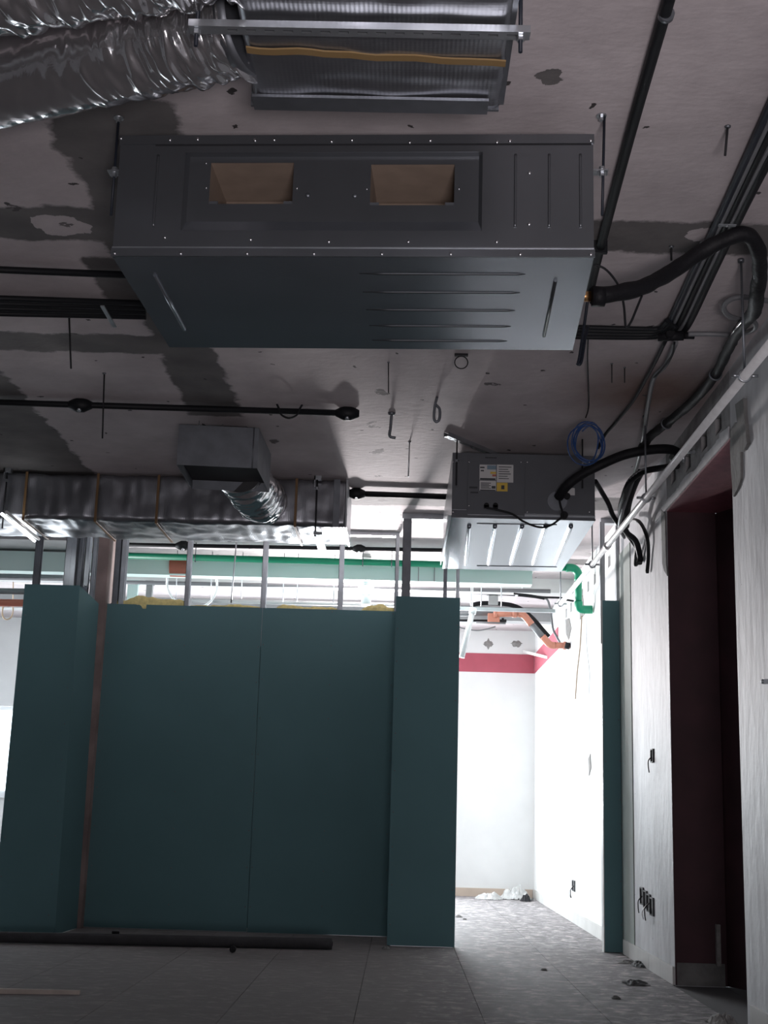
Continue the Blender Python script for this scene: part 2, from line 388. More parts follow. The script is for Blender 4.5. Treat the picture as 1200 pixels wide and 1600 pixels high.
# floor: grout bed with the tiles laid on it
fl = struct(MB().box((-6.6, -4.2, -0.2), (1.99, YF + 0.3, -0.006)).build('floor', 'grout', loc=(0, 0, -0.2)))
TW, TL = 0.62, 1.24
def tile_mesh(w, l):
    m = MB(); g = 0.004
    m.box((g, g, -0.006), (w - g, l - g, 0.0)); return m
ys = 8.035 - 6 * TL
k = 0
for j in range(-1, 20):
    for i in range(-13, 3):
        x0 = 1.052 + i * TW; y0 = 8.035 - 9 * 0.62 * 2 + j * 1.24
        x1 = min(x0 + TW, XW); y1 = min(y0 + TL, YF)
        if x1 - x0 < 0.02 or y1 - y0 < 0.02 or y1 < 4.5: continue
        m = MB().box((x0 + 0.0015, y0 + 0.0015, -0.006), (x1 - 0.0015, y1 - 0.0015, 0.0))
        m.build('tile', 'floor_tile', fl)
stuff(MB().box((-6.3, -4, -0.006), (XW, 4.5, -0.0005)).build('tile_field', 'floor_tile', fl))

struct(MB().box((-6.6, -4.2, CEIL), (2.6, YF + 0.3, CEIL + 0.2)).build('ceiling', 'ceiling_paint'))
# far wall with two windows
T = lambda u, v, w: Vector((u, YF + 0.28 * w, v))
wf = struct(MB().plate(-6.5, XW + 0.3, 0, CEIL, [(-1.45, 0.55, 1.12, 2.25), (-5.35, -4.15, 1.06, 2.16)], T).build('wall_far', 'white_plaster'))
MB().box((-3.0, YF - 0.006, 2.76), (XW - 0.012, YF, 3.0)).build('red_stripe', 'red_band', wf)
for n, (a, b, c, d) in enumerate(((-1.45, 0.55, 1.12, 2.25), (-5.35, -4.15, 1.06, 2.16)), 1):
    t = 0.05
    w = struct(MB().plate(a, b, c, d, [(a + t, (a + b) / 2 - 0.02, c + t, d - t), ((a + b) / 2 + 0.02, b - t, c + t, d - t)], lambda u, v, w: Vector((u, YF + 0.05 + 0.05 * w, v))).build('window_%d' % n, 'window_frame'))
    MB().box((a - 0.03, YF - 0.05, c - 0.04), (b + 0.03, YF + 0.04, c)).build('window_sill', 'window_frame', w)
# two chipped holes above the red band
for px in (763, 807):
    p = PY(px, 1006, YF - 0.005)
    m = MB(); m.sheet(lambda u, v: (p.x + (u - .5) * .12 * (1 + 1.1 * nz(v * 4, px)) + .03 * nz(v * 6, px + 3), p.y + 0.003 - 0.008 * math.sin(u * math.pi) * math.sin(v * math.pi), p.z + (v - .5) * .10 * (1 + .9 * nz(u * 5, px, 7)) * (1 - .8 * (u - .5) ** 2 * 4)), 6, 6)
    m.build('plaster_scar', 'scar', wf)
struct(MB().box((-6.3, YF - 0.02, 0), (XW - 0.02, YF, 0.10)).build('baseboard_far', 'baseboard_tan'))
# side windows: the left wall of the far room
struct(MB().plate(10.6, YF, 0, CEIL, [(12.1, 16.3, 1.0, 2.5)], lambda u, v, w: Vector((-6.45 + 0.2 * (1 - w), u, v))).build('wall_left', 'white_plaster'))
struct(MB().box((-6.5, -4.2, 0), (-6.3, 10.6, CEIL)).build('wall_left', 'wall_plaster'))
struct(MB().box((-6.5, -4.2, 0), (2.0, -4.0, CEIL)).build('wall_back', 'wall_plaster'))

# right wall: near length, lintel, middle length, far length (painted white); row of old fixing pockets under the slab
D0, D1, DH = 6.80, 8.53, 2.93
pk = []
for px, py in ((1031, 764), (1050, 743), (1073, 722), (1098, 690), (1120, 663), (1147, 627), (1176, 598)):
    q = PX(px, py, XW); pk.append((q.y - 0.10, q.y + 0.05, q.z - 0.055, q.z + 0.045))
y = 10.9
while y < 14.2:
    pk.append((y, y + 0.13, 3.00, 3.10)); y += 0.42
Tw = lambda u, v, w: Vector((XW + 0.30 * w, u, v))
wr = struct(MB().plate(-4.2, YP, 0, 2.93, [(D0, D1, -1, 4)], Tw).build('wall_right', 'wall_plaster'))
mU = MB().plate(-4.2, YP, 2.93, CEIL, [p for p in pk if p[1] < YP], lambda u, v, w: Vector((XW + 0.002 + 0.06 * w, u, v)))
mU.box((XW + 0.062, -4.2, 2.93), (XW + 0.30, YP, CEIL))
mU.build('upper_strip', 'mortar_light', wr)
for p in pk:
    if p[1] < YP: MB().box((XW + 0.045, p[0], p[2]), (XW + 0.061, p[1], p[3])).build('pocket_shade', 'slot_dark', wr)  # black backing puts the shade inside the pockets into colour
struct(MB().plate(YP, YF, 0, CEIL, [p for p in pk if p[1] > YP], lambda u, v, w: Vector((XW + 0.06 * w, u, v))).box((XW + 0.06, YP, 0), (XW + 0.3, YF, CEIL)).build('wall_right', 'white_plaster'))
wr2 = [o for o in COL.objects if o.name == 'wall_right.001'][0]
MB().box((XW - 0.008, 14.6, 2.76), (XW, YF, 3.0)).build('red_stripe', 'red_band', wr2)
# ragged paint edge over the doorway, lower lip of the lintel
m = MB(); N = 60
for i in range(N):
    a = 6.5 + (8.9 - 6.5) * i / N; b = 6.5 + (8.9 - 6.5) * (i + 1) / N
    h = 2.985 + 0.03 * nz(a * 3.1) + 0.015 * nz(a * 17)
    if a < D0: continue
    m.box((XW - 0.008, a, DH), (XW + 0.01, b, h))
m.build('render_coat', 'wall_plaster', wr)
# doorway: maroon reveal, soffit and dark door set back
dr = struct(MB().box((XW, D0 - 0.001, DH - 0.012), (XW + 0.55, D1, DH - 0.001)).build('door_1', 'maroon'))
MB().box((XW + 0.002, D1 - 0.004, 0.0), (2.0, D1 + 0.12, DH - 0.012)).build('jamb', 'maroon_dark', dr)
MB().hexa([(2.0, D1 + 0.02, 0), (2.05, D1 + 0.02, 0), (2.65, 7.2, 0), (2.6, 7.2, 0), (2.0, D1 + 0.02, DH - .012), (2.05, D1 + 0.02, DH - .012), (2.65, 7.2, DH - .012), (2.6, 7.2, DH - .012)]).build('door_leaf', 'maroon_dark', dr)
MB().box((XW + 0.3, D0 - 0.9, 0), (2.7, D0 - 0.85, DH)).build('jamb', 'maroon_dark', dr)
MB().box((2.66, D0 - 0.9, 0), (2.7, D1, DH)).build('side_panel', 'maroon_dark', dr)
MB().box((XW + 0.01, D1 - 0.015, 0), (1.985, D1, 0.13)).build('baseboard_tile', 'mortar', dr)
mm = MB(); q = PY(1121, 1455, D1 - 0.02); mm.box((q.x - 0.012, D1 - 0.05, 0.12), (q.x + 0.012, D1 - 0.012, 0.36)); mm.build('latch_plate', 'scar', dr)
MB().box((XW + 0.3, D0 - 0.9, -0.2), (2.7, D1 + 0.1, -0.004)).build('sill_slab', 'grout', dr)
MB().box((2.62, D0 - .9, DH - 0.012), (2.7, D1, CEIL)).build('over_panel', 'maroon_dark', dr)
# baseboards of the right wall, tile by tile
bb = struct(MB().box((XW - 0.004, D1, 0), (XW, YP - 0.05, 0.10)).build('baseboard_right', 'baseboard_white'))
y = D1
while y < YP - 0.1:
    y1 = min(y + 0.40, YP - 0.06); MB().box((XW - 0.014, y + 0.002, 0), (XW - 0.004, y1 - 0.002, 0.105)).build('baseboard_tile', 'baseboard_white', bb); y = y1
y = YP + 0.15
while y < YF - 0.05:
    y1 = min(y + 0.60, YF - 0.03); MB().box((XW - 0.014, y + 0.002, 0), (XW, y1 - 0.002, 0.105)).build('baseboard_tile', 'baseboard_white', bb); y = y1
y = 4.4
while y < 6.6:
    y1 = min(y + 0.40, 6.70); MB().box((XW - 0.014, y + 0.002, 0), (XW, y1 - 0.002, 0.125)).build('baseboard_tile', 'baseboard_white', bb); y = y1
# narrow old column in the corner behind the left pier
struct(MB().box((-2.64, 11.10, 0), (-2.50, 11.40, CEIL)).build('trim_1', 'column_plaster'))
# a downstand beam and ledges of the slab in the far room
struct(MB().box((-6.4, 13.3, 3.16), (XW, 13.5, CEIL)).build('trim_2', 'white_plaster'))
struct(MB().box((-6.3, 15.2, 3.14), (XW, 15.42, CEIL)).build('trim_3', 'beam_grey'))
struct(MB().box((-6.3, 11.55, 3.22), (-2.62, 12.25, CEIL)).build('trim_4', 'beam_grey'))
# mortar patches beside the doorway head
def ragged(name, pts, x, th, m, parent):
    """irregular slab on the right wall, outline given as points of the photograph"""
    q = [PX(a, b, x) for a, b in pts]; mb = MB(); n = len(q)
    mb.v += q + [p - Vector((th, 0, 0)) for p in q]
    mb.f.append(tuple(range(n))); mb.f.append(tuple(reversed(range(n, 2 * n))))
    for i in range(n): mb.f.append((i, i + n, (i + 1) % n + n, (i + 1) % n))
    mb.sm += [False] * (n + 2)
    return mb.build(name, m, parent)
ragged('mortar_patch', [(1145, 672), (1152, 660), (1158, 662), (1161, 700), (1161, 748), (1156, 764), (1149, 776), (1146, 740), (1144, 700)], XW, 0.012, 'mortar', wr)
ragged('mortar_patch', [(1154, 632), (1167, 622), (1168, 650), (1171, 680), (1173, 693), (1168, 703), (1163, 706), (1161, 688), (1157, 660)], XW, 0.018, 'mortar', wr)
MB().box((XW - 0.006, 9.93, 0.10), (XW, 10.42, 3.0)).build('plaster_strip', 'strip_plaster', wr)
ragged('dark_edge', [(1035, 796), (1041, 802), (1043, 880), (1045, 900), (1040, 892), (1037, 880)], XW, 0.01, 'mortar', wr)
# chips and gouges of the far white wall
for pts in ([(884, 968), (890, 966), (893, 982), (889, 1000), (885, 990)], [(920, 1185), (923, 1178), (924, 1200), (921, 1212)], [(905, 940), (911, 930), (914, 960), (907, 968)]):
    ragged('gouge', pts, XW, 0.006, 'scar', wr2)

# ================================================================== DRYWALL PARTITION
def board(m, x0, x1, y, z0, z1, th=0.0125): m.box((x0, y, z0), (x1, y + th, z1))
def stud(parent, px, py, Y, w=0.05, d=0.07, z0=2.3, z1=CEIL - 0.03, mt='galv', side=1, X=None):
    x = PY(px, py, Y).x if X is None else X; t = 0.004
    m = MB()
    m.box((x, Y, z0), (x + t, Y + d, z1)) if side > 0 else m.box((x + w - t, Y, z0), (x + w, Y + d, z1))
    m.box((x, Y, z0), (x + w, Y + t, z1)); m.box((x, Y + d - t, z0), (x + w, Y + d, z1))
    m.box((x + w / 2 - 0.003, Y - 0.002, z0), (x + w / 2 + 0.003, Y, z1))
    return m.build('stud', mt, parent)
def screws(parent, xs, zs, y):
    m = MB()
    for x in xs:
        for z in zs:
            m.dome((x + random.uniform(-.004, .004), y, z + random.uniform(-.02, .02)), (0, -1, 0), 0.006, 0.0015, 6)
    return stuff(m.build('screw_heads', 'galv_dark', parent))
ZT = 2.617
main = thing('plasterboard_partition', 'wide green plasterboard partition set back between two piers, open studs above', 'partition', (-1.27, YM, 0))
MB().box((-2.50, YM, 0.008), (-1.193, YM + 0.0125, ZT)).build('plasterboard', 'board', main)
MB().box((-1.188, YM, 0.004), (-0.055, YM + 0.0125, ZT)).build('plasterboard', 'board', main)
screws(main, (-2.47, -1.83, -1.215, -1.17, -0.60, -0.09), [0.2 + 0.3 * i for i in range(9)], YM)
for a, b in ((-2.50, -1.19), (-1.185, -0.055)): MB().box((a, YM + 0.085, 0.005), (b, YM + 0.0975, ZT - 0.02)).build('rear_plasterboard', 'board', main)
MB().box((-2.5, YM + 0.0125, 0), (-0.055, YM + 0.085, 0.03)).build('floor_track', 'galv', main)
MB().box((-2.5, YM + 0.0125, CEIL - 0.035), (-0.055, YM + 0.085, CEIL)).build('ceiling_track', 'galv', main)
for px, w in ((290, 0.040), (409, 0.042), (529, 0.042), (617, 0.032)):
    stud(main, px, 900, YM + 0.0125, w=w, z0=2.30)
stud(main, 178, 890, YM + 0.0125, w=0.045, mt='galv_dark'); stud(main, 188, 890, YM + 0.0125, w=0.045)
# mineral wool tufts on the top edge
def wool(parent, pxa, pxb, h, seed):
    a = PY(pxa, 945, YM + 0.05).x; b = PY(pxb, 945, YM + 0.05).x
    m = MB()
    def f(u, v):
        ang = 2 * math.pi * v; x = a + (b - a) * u; e = math.sin(math.pi * min(1, max(0, u))) ** 0.35
        hh = h * (0.75 + 0.9 * nz(x * 7 + seed, 1.3)) * e + 0.004
        w = 0.030 * (1 + 0.6 * nz(x * 9, math.cos(ang) * 1.5, math.sin(ang) * 1.5 + seed)) * e
        return (x + 0.015 * nz(x * 20, ang), YM + 0.035 + w * math.cos(ang), ZT + hh * math.sin(ang) + 0.01 * nz(x * 24, ang, 4))
    m.sheet(f, 50, 14); return m.build('mineral_wool', 'wool', parent)
wool(main, 181, 291, 0.085, 1); wool(main, 299, 408, 0.022, 5); wool(main, 432, 528, 0.045, 11); wool(main, 566, 616, 0.10, 8)

pr = thing('plasterboard_pier', 'green plasterboard pier left of the bright opening with open metal frame on top', 'partition', (0.19, YP, 0))
ZP = 2.627
MB().box((-0.066, YP, 0.004), (0.437, YP + 0.0125, ZP)).build('plasterboard', 'board', pr)
MB().box((-0.066, YP + 0.0125, 0.004), (-0.0535, YM, ZP)).build('side_plasterboard', 'board', pr)
MB().box((0.4245, YP + 0.0125, 0.004), (0.437, YP + 0.10, ZP - 0.01)).build('side_plasterboard', 'board', pr)
MB().box((-0.0535, YP + 0.0875, 0.004), (0.4245, YP + 0.10, ZP)).build('rear_plasterboard', 'board', pr)
screws(pr, (-0.045, 0.415), [0.15 + 0.28 * i for i in range(9)], YP)
MB().box((-0.04, YP + 0.0125, 0), (0.4245, YP + 0.0875, 0.03)).build('floor_track', 'galv', pr)
stud(pr, 629, 860, YP + 0.0125, w=0.068, mt='galv_dark', z0=2.3)
stud(pr, 694, 860, YP + 0.0125, w=0.028, mt='galv_dark', z0=2.3)
stud(pr, 713, 900, YP + 0.0125, w=0.026, z0=2.3)
a = PY(629, 800, YP); b = PY(701, 800, YP)
MB().box((a.x, YP + 0.01, CEIL - 0.045), (b.x, YP + 0.09, CEIL)).build('ceiling_track', 'galv', pr)

lp = thing('plasterboard_pier', 'green plasterboard pier at the left edge beside the bright window', 'partition', (-2.8, YP, 0))
MB().hexa([(-3.02, YP, 0.004), (-2.545, YP, 0.004), (-2.545, YP + .0125, 0.004), (-3.02, YP + .0125, 0.004), (-3.0, YP, 2.645), (-2.565, YP, 2.645), (-2.565, YP + .0125, 2.645), (-3.0, YP + .0125, 2.645)]).build('plasterboard', 'board', lp)
MB().hexa([(-2.5575, YP + .0125, 0.004), (-2.545, YP + .0125, 0.004), (-2.53, 11.09, 0.004), (-2.5425, 11.09, 0.004), (-2.5775, YP + .0125, 2.645), (-2.565, YP + .0125, 2.645), (-2.55, 11.09, 2.60), (-2.5625, 11.09, 2.60)]).build('side_plasterboard', 'board', lp)
MB().box((-3.0, YP + 0.0875, 0.004), (-2.62, YP + 0.10, 2.6)).build('rear_plasterboard', 'board', lp)
screws(lp, (-2.98, -2.60), [0.15 + 0.28 * i for i in range(9)], YP)
MB().box((-3.0, YP + 0.0125, 0), (-2.58, YP + 0.0875, 0.03)).build('floor_track', 'galv', lp)
MB().box((-3.0, YP + 0.0125, CEIL - 0.035), (-2.58, YP + 0.0875, CEIL)).build('ceiling_track', 'galv', lp)
stud(lp, 53, 880, YP + 0.0125, w=0.045, mt='galv_dark')
stud(lp, 101, 880, YP + 0.0125, w=0.085)
stud(lp, 121, 880, YP + 0.05, w=0.035, mt='galv_dark', z0=2.646)
stud(lp, 132, 880, YP + 0.0125, w=0.035, z0=2.646)
stud(lp, 0, 0, YP + 0.30, w=0.04, mt='galv_dark', X=-2.618); stud(lp, 0, 0, YP + 0.50, w=0.03, X=-2.602)

jb = thing('plasterboard_jamb', 'narrow green plasterboard strip right of the bright opening against the right wall', 'partition', (1.62, YP, 0))
MB().box((1.552, YP, 0.004), (XW - 0.004, YP + 0.0125, 2.637)).build('plasterboard', 'board', jb)
MB().box((1.552, YP + 0.0875, 0.004), (XW - 0.004, YP + 0.10, 2.63)).build('rear_plasterboard', 'board', jb)
MB().box((1.545, YP + 0.002, 0.0), (1.552, YP + 0.098, 2.637)).build('edge_profile', 'baseboard_white', jb)
screws(jb, (1.565, 1.672), [0.2 + 0.3 * i for i in range(8)], YP)
stud(jb, 938, 870, YP + 0.0125, w=0.036); stud(jb, 963, 870, YP + 0.0125, w=0.045)
MB().box((1.545, YP + 0.01, CEIL - 0.04), (XW, YP + 0.09, CEIL)).build('ceiling_track', 'galv', jb)

# ================================================================== BIG DUCTED AIR HANDLING UNIT
UW, UD, UZ0, UZ1 = 1.603, 0.90, 2.75, 3.186
O1 = Vector((-1.009, 4.196, UZ0)); ang = math.atan2(4.119 - 4.196, 1.601)
ca, sa = math.cos(ang), math.sin(ang)
def U(p):   # unit space (along the face, into depth, up) to the world
    return Vector((O1.x + p[0] * ca - p[1] * sa, O1.y + p[0] * sa + p[1] * ca, UZ0 + p[2]))
u1 = thing('duct_air_conditioner', 'large grey ducted air conditioner with two square outlets hung in the foreground', 'air conditioner', (-0.2, 4.5, UZ0))
UH = UZ1 - UZ0
def lx(px, py=280):   # photograph column on the unit's face to unit x
    l = 190 + (175 - 190) * (py - 213) / 187; return (px - l) / (928 - l) * UW
def lz(py): return UH - (py - 213) / 187 * UH
rx0, rx1, rz0, rz1 = lx(288, 300), lx(757, 300), lz(360), lz(238)
Tf = lambda u, v, w: U((u, 0.0 + 0.003 * w, v))
o = MB().plate(0, UW, 0.0, UH, [(rx0, rx1, rz0, rz1)], Tf).build('front_panel', 'unit_paint', u1)
# recessed plate with the two outlets, bevelled margins
op = [(lx(329), lx(461), lz(314), lz(249)), (lx(583), lx(714), lz(316), lz(252))]
dpt = 0.024
MB().plate(rx0 + 0.012, rx1 - 0.012, rz0 + 0.042, rz1 - 0.004, op, lambda u, v, w: U((u, dpt + 0.002 * w, v))).build('recessed_plate', 'unit_paint', u1)
A = [(rx0, rz0), (rx1, rz0), (rx1, rz1), (rx0, rz1)]; B = [(rx0 + .012, rz0 + .042), (rx1 - .012, rz0 + .042), (rx1 - .012, rz1 - .004), (rx0 + .012, rz1 - .004)]
for i in range(4):
    m = MB(); j = (i + 1) % 4; m.quad([U((A[i][0], 0.002, A[i][1])), U((A[j][0], 0.002, A[j][1])), U((B[j][0], dpt, B[j][1])), U((B[i][0], dpt, B[i][1]))]); m.build('recess_margin', 'unit_under' if i == 0 else 'unit_paint', u1)  # lower margin takes the paler metal, painting in the light it catches
for (a, b, c, d) in op:     # insulated outlet throats
    m = MB(); t = 0.004; dd = 0.30
    m.box((a - t, dpt + .002, c - t), (a, dpt + dd, d + t), U); m.box((b, dpt + .002, c - t), (b + t, dpt + dd, d + t), U)
    m.box((a, dpt + .002, c - t), (b, dpt + dd, c), U); m.box((a, dpt + .002, d), (b, dpt + dd, d + t), U)
    m.box((a, dpt + dd, c - t), (b, dpt + dd + t, d + t), U)
    th = m.build('outlet_throat', 'foam_beige', u1)
    for q0 in (a, b - 0.03): MB().box((q0, dpt + 0.004, c), (q0 + 0.03, dpt + 0.012, c + 0.012), U).build('lip', 'galv_dark', th)
m = MB(); m.box((0, 0.003, UH - 0.002), (UW, UD, UH), U); m.build('top_panel', 'unit_paint', u1)
m = MB(); m.box((0, 0.0, 0), (UW, UD, 0.003), U); m.build('underside', 'unit_under', u1)
for x in (0, UW - 0.003):
    MB().box((x, 0.003, 0.003), (x + 0.003, UD, UH - 0.002), U).build('side_panel', 'unit_paint', u1)
MB().box((0, UD - .003, 0.003), (UW, UD, UH - 0.002), U).build('rear_panel', 'unit_paint', u1)
# folded flanges top and bottom of the face
MB().box((-0.003, -0.006, UH - 0.030), (UW + 0.003, 0.0, UH + 0.003), U).build('top_flange', 'unit_paint', u1)
MB().box((-0.003, -0.007, -0.002), (UW + 0.003, 0.0, 0.026), U).build('bottom_flange', 'unit_paint', u1)
m = MB(); m.box((0.0, -0.010, 0.026), (UW, -0.0, 0.030), U); m.build('fold_line', 'galv', u1)
m = MB(); m.box((lx(245, 225), -0.002, UH - 0.034), (lx(925, 225), 0.0, UH - 0.031), U); m.build('panel_gap', 'slot_dark', u1)
# pressed ribs on the face
for px, mt in ((245, 'unit_paint'), (808, 'unit_paint'), (860, 'unit_paint'), (908, 'unit_paint')):
    x = lx(px, 300); m = MB(); m.tube([U((x, 0.000, lz(355))), U((x, -0.001, lz(350))), U((x, -0.001, lz(248))), U((x, 0.0, lz(242)))], 0.0045, 8); m.build('rib', mt, u1)
# pressed ribs on the underside; groove shade is put into their dark colour
for py in (428, 457, 485, 510, 533):
    d = (PZ(800, py, UZ0).y - 4.13)
    m = MB(); m.tube([U((0.82, d, 0.003)), U((0.90, d, -0.0005)), U((1.36 - (py - 428) * 0.0004, d, -0.0005)), U((1.385 - (py - 428) * .0004, d, 0.003))], 0.0042, 8); m.build('rib', 'rib_shade', u1)
for (xa, ya), (xb, yb) in (((242, 430), (288, 515)), ((868, 438), (850, 525))):
    a = PZ(xa, ya, UZ0 - 0.002); b = PZ(xb, yb, UZ0 - 0.002); m = MB().tube([a, b], 0.0065, 8); m.build('rib', 'rib_shade' if xa > 500 else 'unit_under', u1)
# screws
def scr(px, py, dy=-0.006, r=0.0065, mt='screw'):
    m = MB(); p = U((lx(px, py), dy, lz(py))); n = U((0, -1, 0)) - U((0, 0, 0)); m.dome(p, n, r, 0.004, 8); m.build('screw', mt, u1)
for px, py in ((190, 216), (268, 219), (312, 218), (403, 220), (433, 219), (523, 222), (555, 220), (645, 224), (677, 221), (780, 224), (800, 222), (924, 222)): scr(px, py)
for px in (180, 285, 390, 495, 601, 708, 815, 923): scr(px, 397, -0.007)
for px, py in ((259, 371), (395, 374), (518, 377), (642, 377), (779, 377), (830, 271), (829, 350)): scr(px, py, 0.0)
for px, py in ((323, 250), (323, 289), (467, 290), (577, 291), (721, 291)): scr(px, py, dpt, 0.004)
for px, py in ((484, 300), (558, 301)): scr(px, py, dpt, 0.009, 'galv_dark')
# hanging lugs
for s in (0, 1):
    x0, x1 = (-0.055, 0.0) if s == 0 else (UW, UW + 0.055)
    MB().box((x0, 0.05, UH - 0.10), (x1, 0.09, UH - 0.095), U).box((x0 if s else x1 - .004, 0.05, UH - 0.16), (x0 + .004 if s else x1, 0.09, UH - 0.06), U).build('hanging_lug', 'galv', u1)
# brass stub on the right side
q = PX(918, 462, U((UW, .6, 0)).x)
yb = 4.72; st = PY(916, 463, yb); xs = U((UW, yb - 4.12, 0)).x
MB().tube([(xs - 0.002, yb, st.z), (xs + 0.045, yb, st.z)], 0.020, 12).build('brass_stub', 'brass', u1)

def rod(parent, top, bot, r=0.005, mt='navy_pipe', name='threaded_rod'):
    return MB().tube([top, bot], r, 8).build(name, mt, parent)
# four threaded rods that carry the unit
for k, (s, dd, lab) in enumerate(((0, 0.07, 'dark threaded rod holding the near left corner of the big air conditioner'), (1, 0.07, 'dark threaded rod holding the near right corner of the big air conditioner'), (0, 0.80, 'dark threaded rod at the far left corner of the big air conditioner'), (1, 0.80, 'dark threaded rod at the far right corner of the big air conditioner'))):
    p = U((-0.035 if s == 0 else UW + 0.035, dd, 0))
    t = thing('threaded_rod', lab, 'threaded rod', (p.x, p.y, 2.9), 'rods of the big air conditioner')
    zb = 2.93 if dd < 0.5 else 3.03
    MB().tube([(p.x, p.y, zb), (p.x + (0.01 if s else 0), p.y, CEIL)], 0.0048, 8).build('shaft', 'navy_pipe', t)
    MB().tube([(p.x, p.y, CEIL - 0.006), (p.x, p.y, CEIL)], 0.018, 12).tube([(p.x, p.y, CEIL - 0.02), (p.x, p.y, CEIL - 0.006)], 0.009, 6, smooth=False).build('anchor_washer', 'galv', t)
    zz = UZ1 - 0.095
    MB().tube([(p.x, p.y, zz - 0.018), (p.x, p.y, zz - 0.006)], 0.010, 6, smooth=False).tube([(p.x, p.y, zz - 0.006), (p.x, p.y, zz - 0.003)], 0.016, 12).build('nut', 'galv', t)
    MB().tube([(p.x, p.y, zz + 0.002), (p.x, p.y, zz + 0.005)], 0.016, 12).tube([(p.x, p.y, zz + 0.005), (p.x, p.y, zz + 0.017)], 0.010, 6, smooth=False).build('nut', 'galv', t)

# ================================================================== FOIL DUCTS OVER THE CAMERA
def foil_box(x0, x1, y0, y1, z0, z1, seed, nl=90, amp=0.010, axis='Y', rad=0.03, pleat=8.0):
    """insulated duct: rounded rectangular section swept along an axis, skin dented and wrinkled"""
    m = MB(); a0, a1, b0, b1, c0, c1 = (y0, y1, x0, x1, z0, z1) if axis == 'Y' else (x0, x1, y0, y1, z0, z1)
    sec = []; w, h = (b1 - b0), (c1 - c0)
    per = []
    for cx, cz, s in ((b1 - rad, c0 + rad, -90), (b1 - rad, c1 - rad, 0), (b0 + rad, c1 - rad, 90), (b0 + rad, c0 + rad, 180)):
        for i in range(5):
            an = math.radians(s + i * 22.5); per.append((cx + rad * math.cos(an), cz + rad * math.sin(an), math.cos(an), math.sin(an)))
    dens = []
    for i in range(len(per)):
        p, q = per[i], per[(i + 1) % len(per)]; L = math.hypot(q[0] - p[0], q[1] - p[1]); k = max(1, int(L / 0.02))
        for j in range(k):
            t = j / k; nx, ny = p[2] * (1 - t) + q[2] * t, p[3] * (1 - t) + q[3] * t; dens.append((p[0] * (1 - t) + q[0] * t, p[1] * (1 - t) + q[1] * t, nx, ny))
    n = len(dens); base = 0
    for k in range(nl + 1):
        s = a0 + (a1 - a0) * k / nl
        for i, (b, c, nb, nc) in enumerate(dens):
            th = i / n
            corner = 1 - 0.0
            d = amp * (0.9 * nz(s * 4 + seed, b * 4, c * 4) + 0.6 * nz(s * 14 + seed, b * 9, c * 9) + 0.5 * nz(s * pleat * 3, b * 3 + seed, c * 3))
            pb, pc = b + nb * d, min(c + nc * d, CEIL - 0.002)
            m.v.append(Vector((pb, s, pc)) if axis == 'Y' else Vector((s, pb, pc)))
    for k in range(nl):
        for i in range(n):
            a = k * n + i; b = k * n + (i + 1) % n
            m.f.append((a, b, b + n, a + n)); m.sm.append(True)
    m.f.append(tuple(reversed(range(n)))); m.sm.append(False); m.f.append(tuple(nl * n + i for i in range(n))); m.sm.append(False)
    return m
zb = 2.965
td = thing('insulated_duct', 'foil wrapped rectangular duct at the top of the picture with a tan tape stripe', 'air duct', (-0.1, 3.2, zb))
foil_box(-0.475, 0.245, 2.2, 3.56, zb, 3.27, 3, nl=110, amp=0.006).build('duct_body', 'foil_duct', td)
MB().box((-0.485, 3.56, zb - 0.006), (0.238, 3.572, 3.26)).build('end_flange', 'galv_dark', td)
MB().box((-0.475, 3.50, zb - 0.014), (0.205, 3.575, zb - 0.005)).build('flange_profile', 'galv_dark', td)
a, b = PZ(385, 78, zb - 0.006), PZ(790, 100, zb - 0.006)
mt_ = MB()
for i in range(20):
    t0, t1 = i / 20, (i + 1) / 20; dz = lambda t: Vector((0, 0.012 * nz(t * 7), 0.0))
    p, q = a.lerp(b, t0) + dz(t0), a.lerp(b, t1) + dz(t1); mt_.hexa([p + Vector((0, -.014, -.001)), q + Vector((0, -.014, -.001)), q + Vector((0, .014, -.001)), p + Vector((0, .014, -.001)), p + Vector((0, -.014, .004)), q + Vector((0, -.014, .004)), q + Vector((0, .014, .004)), p + Vector((0, .014, .004))])
mt_.build('tape_stripe', 'tape_tan', td)
MB().box((0.236, 2.2, zb + 0.01), (0.252, 3.56, zb + 0.03)).build('corner_strip', 'galv_dark', td)

def flex(path, R, seed, amp, name, parent, n=56, steps=26, taper=None, mt='foil'):
    def rf(s, a, t):
        ple = nz(s * 26 + seed, math.cos(a) * 1.1, math.sin(a) * 1.1) * 1.0 + 0.6 * nz(s * 60, math.cos(a) * 2.2 + seed, math.sin(a) * 2.2)
        big = nz(s * 5, math.cos(a) * 1.2 + seed, math.sin(a) * 1.2)
        w = amp(t) if callable(amp) else amp
        rr = R(t) if callable(R) else R
        return rr * (1 + 0.05 * big) + w * ple
    return MB().tube(path, 0, n, rf=rf, steps=steps).build(name, mt, parent)
f1 = thing('flexible_duct', 'crumpled silver foil flexible duct running from the left edge to the overhead duct', 'air duct', (-1.0, 3.7, 3.0))
flex([Vector(p) for p in ((-3.3, 4.25, 3.13), (-2.1, 4.02, 3.13), (-1.6, 3.87, 3.13), (-1.2, 3.70, 3.125), (-0.85, 3.54, 3.11), (-0.62, 3.43, 3.10), (-0.47, 3.36, 3.10))],
     lambda t: 0.145 - 0.012 * t, 2, lambda t: 0.002 + 0.072 * max(0, t - 0.55), 'foil_sleeve', f1, n=72, steps=44)
MB().tube([(-0.505, 3.375, 3.10), (-0.47, 3.36, 3.10)], 0.145, 28).build('collar', 'galv_dark', f1)
f2 = thing('flexible_duct', 'second foil flexible duct above and in front of the first at the top left corner', 'air duct', (-1.0, 3.1, 3.1))
